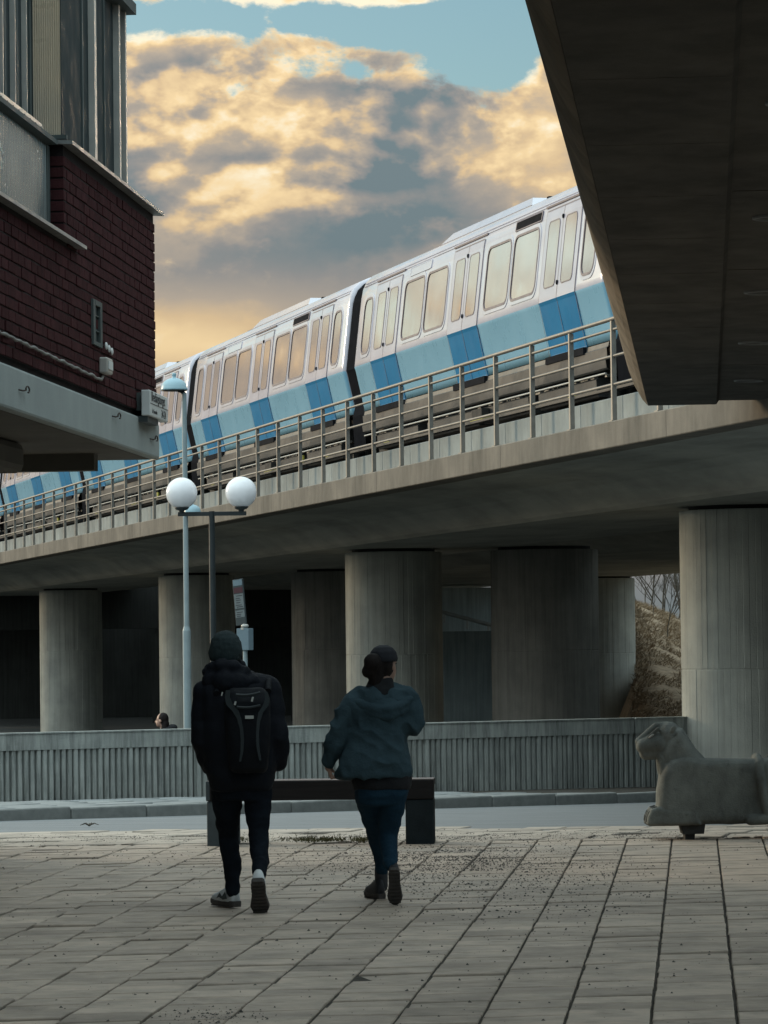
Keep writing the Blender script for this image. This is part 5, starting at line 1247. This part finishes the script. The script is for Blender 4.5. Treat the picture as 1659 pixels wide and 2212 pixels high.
m.loft([mring(1500, 820, 44, 0.115), mring(1488, 821, 36, 0.10), mring(1474, 822, 29, 0.085), mring(1462, 823, 26, 0.078)], 22)
voxel(m, 'collar', 'black_cloth', wo, 0.009, 4, fold(0.006, 14, 4))
m = MB()
m.loft([mring(1676, 805, 81, 0.18), mring(1668, 806, 81, 0.185), mring(1640, 809, 74, 0.18), mring(1600, 815, 65, 0.16), mring(1560, 818, 64, 0.15), mring(1525, 820, 70, 0.145), mring(1505, 821, 66, 0.13), mring(1490, 822, 50, 0.11), mring(1482, 822, 36, 0.09)], 26)
ls, le, lw = q(762, 1512, 0.0), q(732, 1582, -0.03), q(708, 1640, 0.02)
m.cone(q(800, 1496, 0), ls, 0.065, 0.080); m.cone(ls, le, 0.082, 0.070); m.cone(le, lw, 0.068, 0.044); m.cone(le, le.lerp(lw, .4), 0.074, 0.066)
rs_, re_, rw_ = q(876, 1506, 0.0), q(893, 1566, -0.02), q(872, 1560, 0.24)
m.cone(q(845, 1494, 0), rs_, 0.065, 0.078); m.cone(rs_, re_, 0.080, 0.070); m.cone(re_, rw_, 0.070, 0.045)
m.cone(q(765, 1655, 0), q(738, 1666, 0.0), 0.07, 0.03)
def crease(co, n): return 0.015*noise.noise(Vector((co.x*5+co.z*4, co.y*5, co.z*6-co.x*4)))+0.015*(1-2*abs(noise.noise(Vector((co.x*7+co.z*9, co.y*7, co.z*5-co.x*8)))))+0.004*noise.noise(Vector((co.x*19, co.y*19, co.z*16)))-0.004
voxel(m, 'jacket', 'woman_jacket', wo, 0.0085, 6, crease)
m = MB()
pts = [(752, 1512, 0.02), (764, 1512, -0.06), (790, 1520, -0.12), (815, 1528, -0.15), (840, 1529, -0.15), (864, 1522, -0.12), (884, 1508, -0.06), (890, 1498, 0.02)]
m.tube([q(x_, y_, d_) for x_, y_, d_ in pts], [.024, .03, .032, .033, .033, .032, .03, .024], 12)
m.tube([q(x_, y_+13, d_+.012) for x_, y_, d_ in pts[1:-1]], [.022, .035, .04, .04, .035, .022], 12)
m.tube([q(x_+(822-x_)*.25, y_-14, d_+0.03) for x_, y_, d_ in pts], [.022, .028, .03, .03, .03, .03, .028, .022], 12)
voxel(m, 'hood', 'woman_jacket', wo, 0.0095, 5, fold(0.007, 12, 9))
m = MB(); m.loft([mring(1702, 825, 62, 0.15), mring(1690, 825, 65, 0.155), mring(1668, 824, 66, 0.15)], 22); voxel(m, 'shirt_hem', 'black_cloth', wo, 0.0105, 4, fold(0.006, 12, 2))
m = MB()
m.loft([mring(1735, 823, 50, 0.13), mring(1715, 824, 57, 0.15), mring(1690, 825, 60, 0.14), mring(1675, 825, 58, 0.13)], 22)
lk, rk_ = q(813, 1800, 0.27), q(838, 1800, 0.07)
m.cone(q(798, 1718, 0.02), lk, 0.098, 0.066); m.cone(lk, q(822, 1845, 0.36), 0.066, 0.055); m.cone(q(822, 1845, 0.36), q(825, 1888, 0.44), 0.055, 0.043)
m.cone(q(848, 1716, -0.02), rk_, 0.098, 0.066); m.cone(rk_, q(842, 1838, -0.03), 0.066, 0.056); m.cone(q(842, 1838, -0.03), q(843, 1862, -0.10), 0.056, 0.043)
voxel(m, 'jeans', 'jeans', wo, 0.0095, 6, fold(0.008, 12, 6, 1.3))
h = q(824, 1938, 0.40); h.z = 0.008
shoe(wo, h, (-0.35, 0.93, 0.0), (0, 0, 1), 0.265, 0.095, 'shoe_dark', 'shoe_sole')
m = MB(); m.cone((h.x, h.y+0.05, 0.20), (h.x, h.y+0.05, 0.09), 0.046, 0.044); m.build('sock', 'shoe_dark', wo)
h = q(851, 1876, -0.20); h.z = 0.228; shoe(wo, h, (0.02, 0.47, -0.87), (0.0, 0.87, 0.47), 0.265, 0.105, 'shoe_dark', 'shoe_sole')
hand(wo, lw+Vector((0.004, 0.008, -0.022)), (0.18, 0.22, -0.9), (0.2, 1, 0), (1.0, 0.1, 0.3), curl=0.85, back=0.015)
hand(wo, rw_+Vector((-0.02, 0.03, 0.0)), (-0.6, 0.75, 0.1), (0, 0.2, 1), (-0.5, -0.6, 0), curl=0.7)

# ---- the passer-by behind the parapet wall
pp, k, q = frame(353, 65.0, 1540)
zt_ = pp.z
pb_ = thing('person', 'person with long dark hair and a black coat passing behind the parapet wall', 'person', (pp.x, 65.0, -1.12))
Ht = zt_+1.12
def hz(z): return Vector((0, 0, z))
hc = Vector((-0.03, 0, Ht-0.125)); m = MB(); R = head(m, hc, radians(72), 1.0); m.cone(hc+Vector((0.01, 0, -0.06)), (0.03, 0, Ht-0.30), 0.055, 0.07)
m.loft([(0.04, 0, Ht-0.75, .12, .16), (0.04, 0, Ht-0.45, .12, .18), (0.03, 0, Ht-0.30, .08, .10)], 14); voxel(m, 'body', 'skin', pb_, 0.0095, 3); eyes(pb_, hc, R)
m = MB(); m.ellipsoid(hc+Vector((0.028, 0, 0.025)), (0.098, 0.098, 0.112)); m.ellipsoid(hc+Vector((0.06, 0, -0.08)), (0.075, 0.10, 0.13)); m.ellipsoid(hc+Vector((0.05, -0.06, -0.16)), (0.06, 0.05, 0.12))
voxel(m, 'hair', 'hair', pb_, 0.011, 4)
m = MB(); m.loft([(0.05, 0, 0.55, .17, .19), (0.05, 0, 0.9, .15, .18), (0.04, 0, Ht-0.42, .15, .21), (0.05, 0, Ht-0.30, .12, .16), (0.05, 0, Ht-0.24, .08, .09)], 18)
m.ellipsoid((0.16, 0, Ht-0.26), (0.09, 0.12, 0.07))
for sy in (-1, 1): m.cone((0.05, sy*0.20, Ht-0.36), (0.08, sy*0.25, Ht-0.65), 0.07, 0.06); m.cone((0.08, sy*0.25, Ht-0.65), (-0.08, sy*0.22, Ht-0.85), 0.058, 0.04)
voxel(m, 'coat', 'black_cloth', pb_, 0.015, 5)
m = MB()
for sy, dx_ in ((-1, -0.12), (1, 0.14)): m.cone((0.04, sy*0.09, 0.75), (0.04+dx_, sy*0.09, 0.42), 0.085, 0.06); m.cone((0.04+dx_, sy*0.09, 0.42), (0.06+dx_*1.6, sy*0.09, 0.09), 0.058, 0.042)
voxel(m, 'trousers', 'black_cloth', pb_, 0.015, 3)
for sy, dx_ in ((-1, -0.12), (1, 0.14)): shoe(pb_, (0.10+dx_*1.6, sy*0.09, 0.0), (-1, 0, 0), (0, 0, 1), 0.25, 0.095, 'shoe_dark', 'shoe_sole')
for sy in (-1, 1): hand(pb_, (-0.10, sy*0.22, Ht-0.86), (-0.5, 0, -0.85), (-1, 0, 0.3), (0, -sy, 0), curl=0.4)
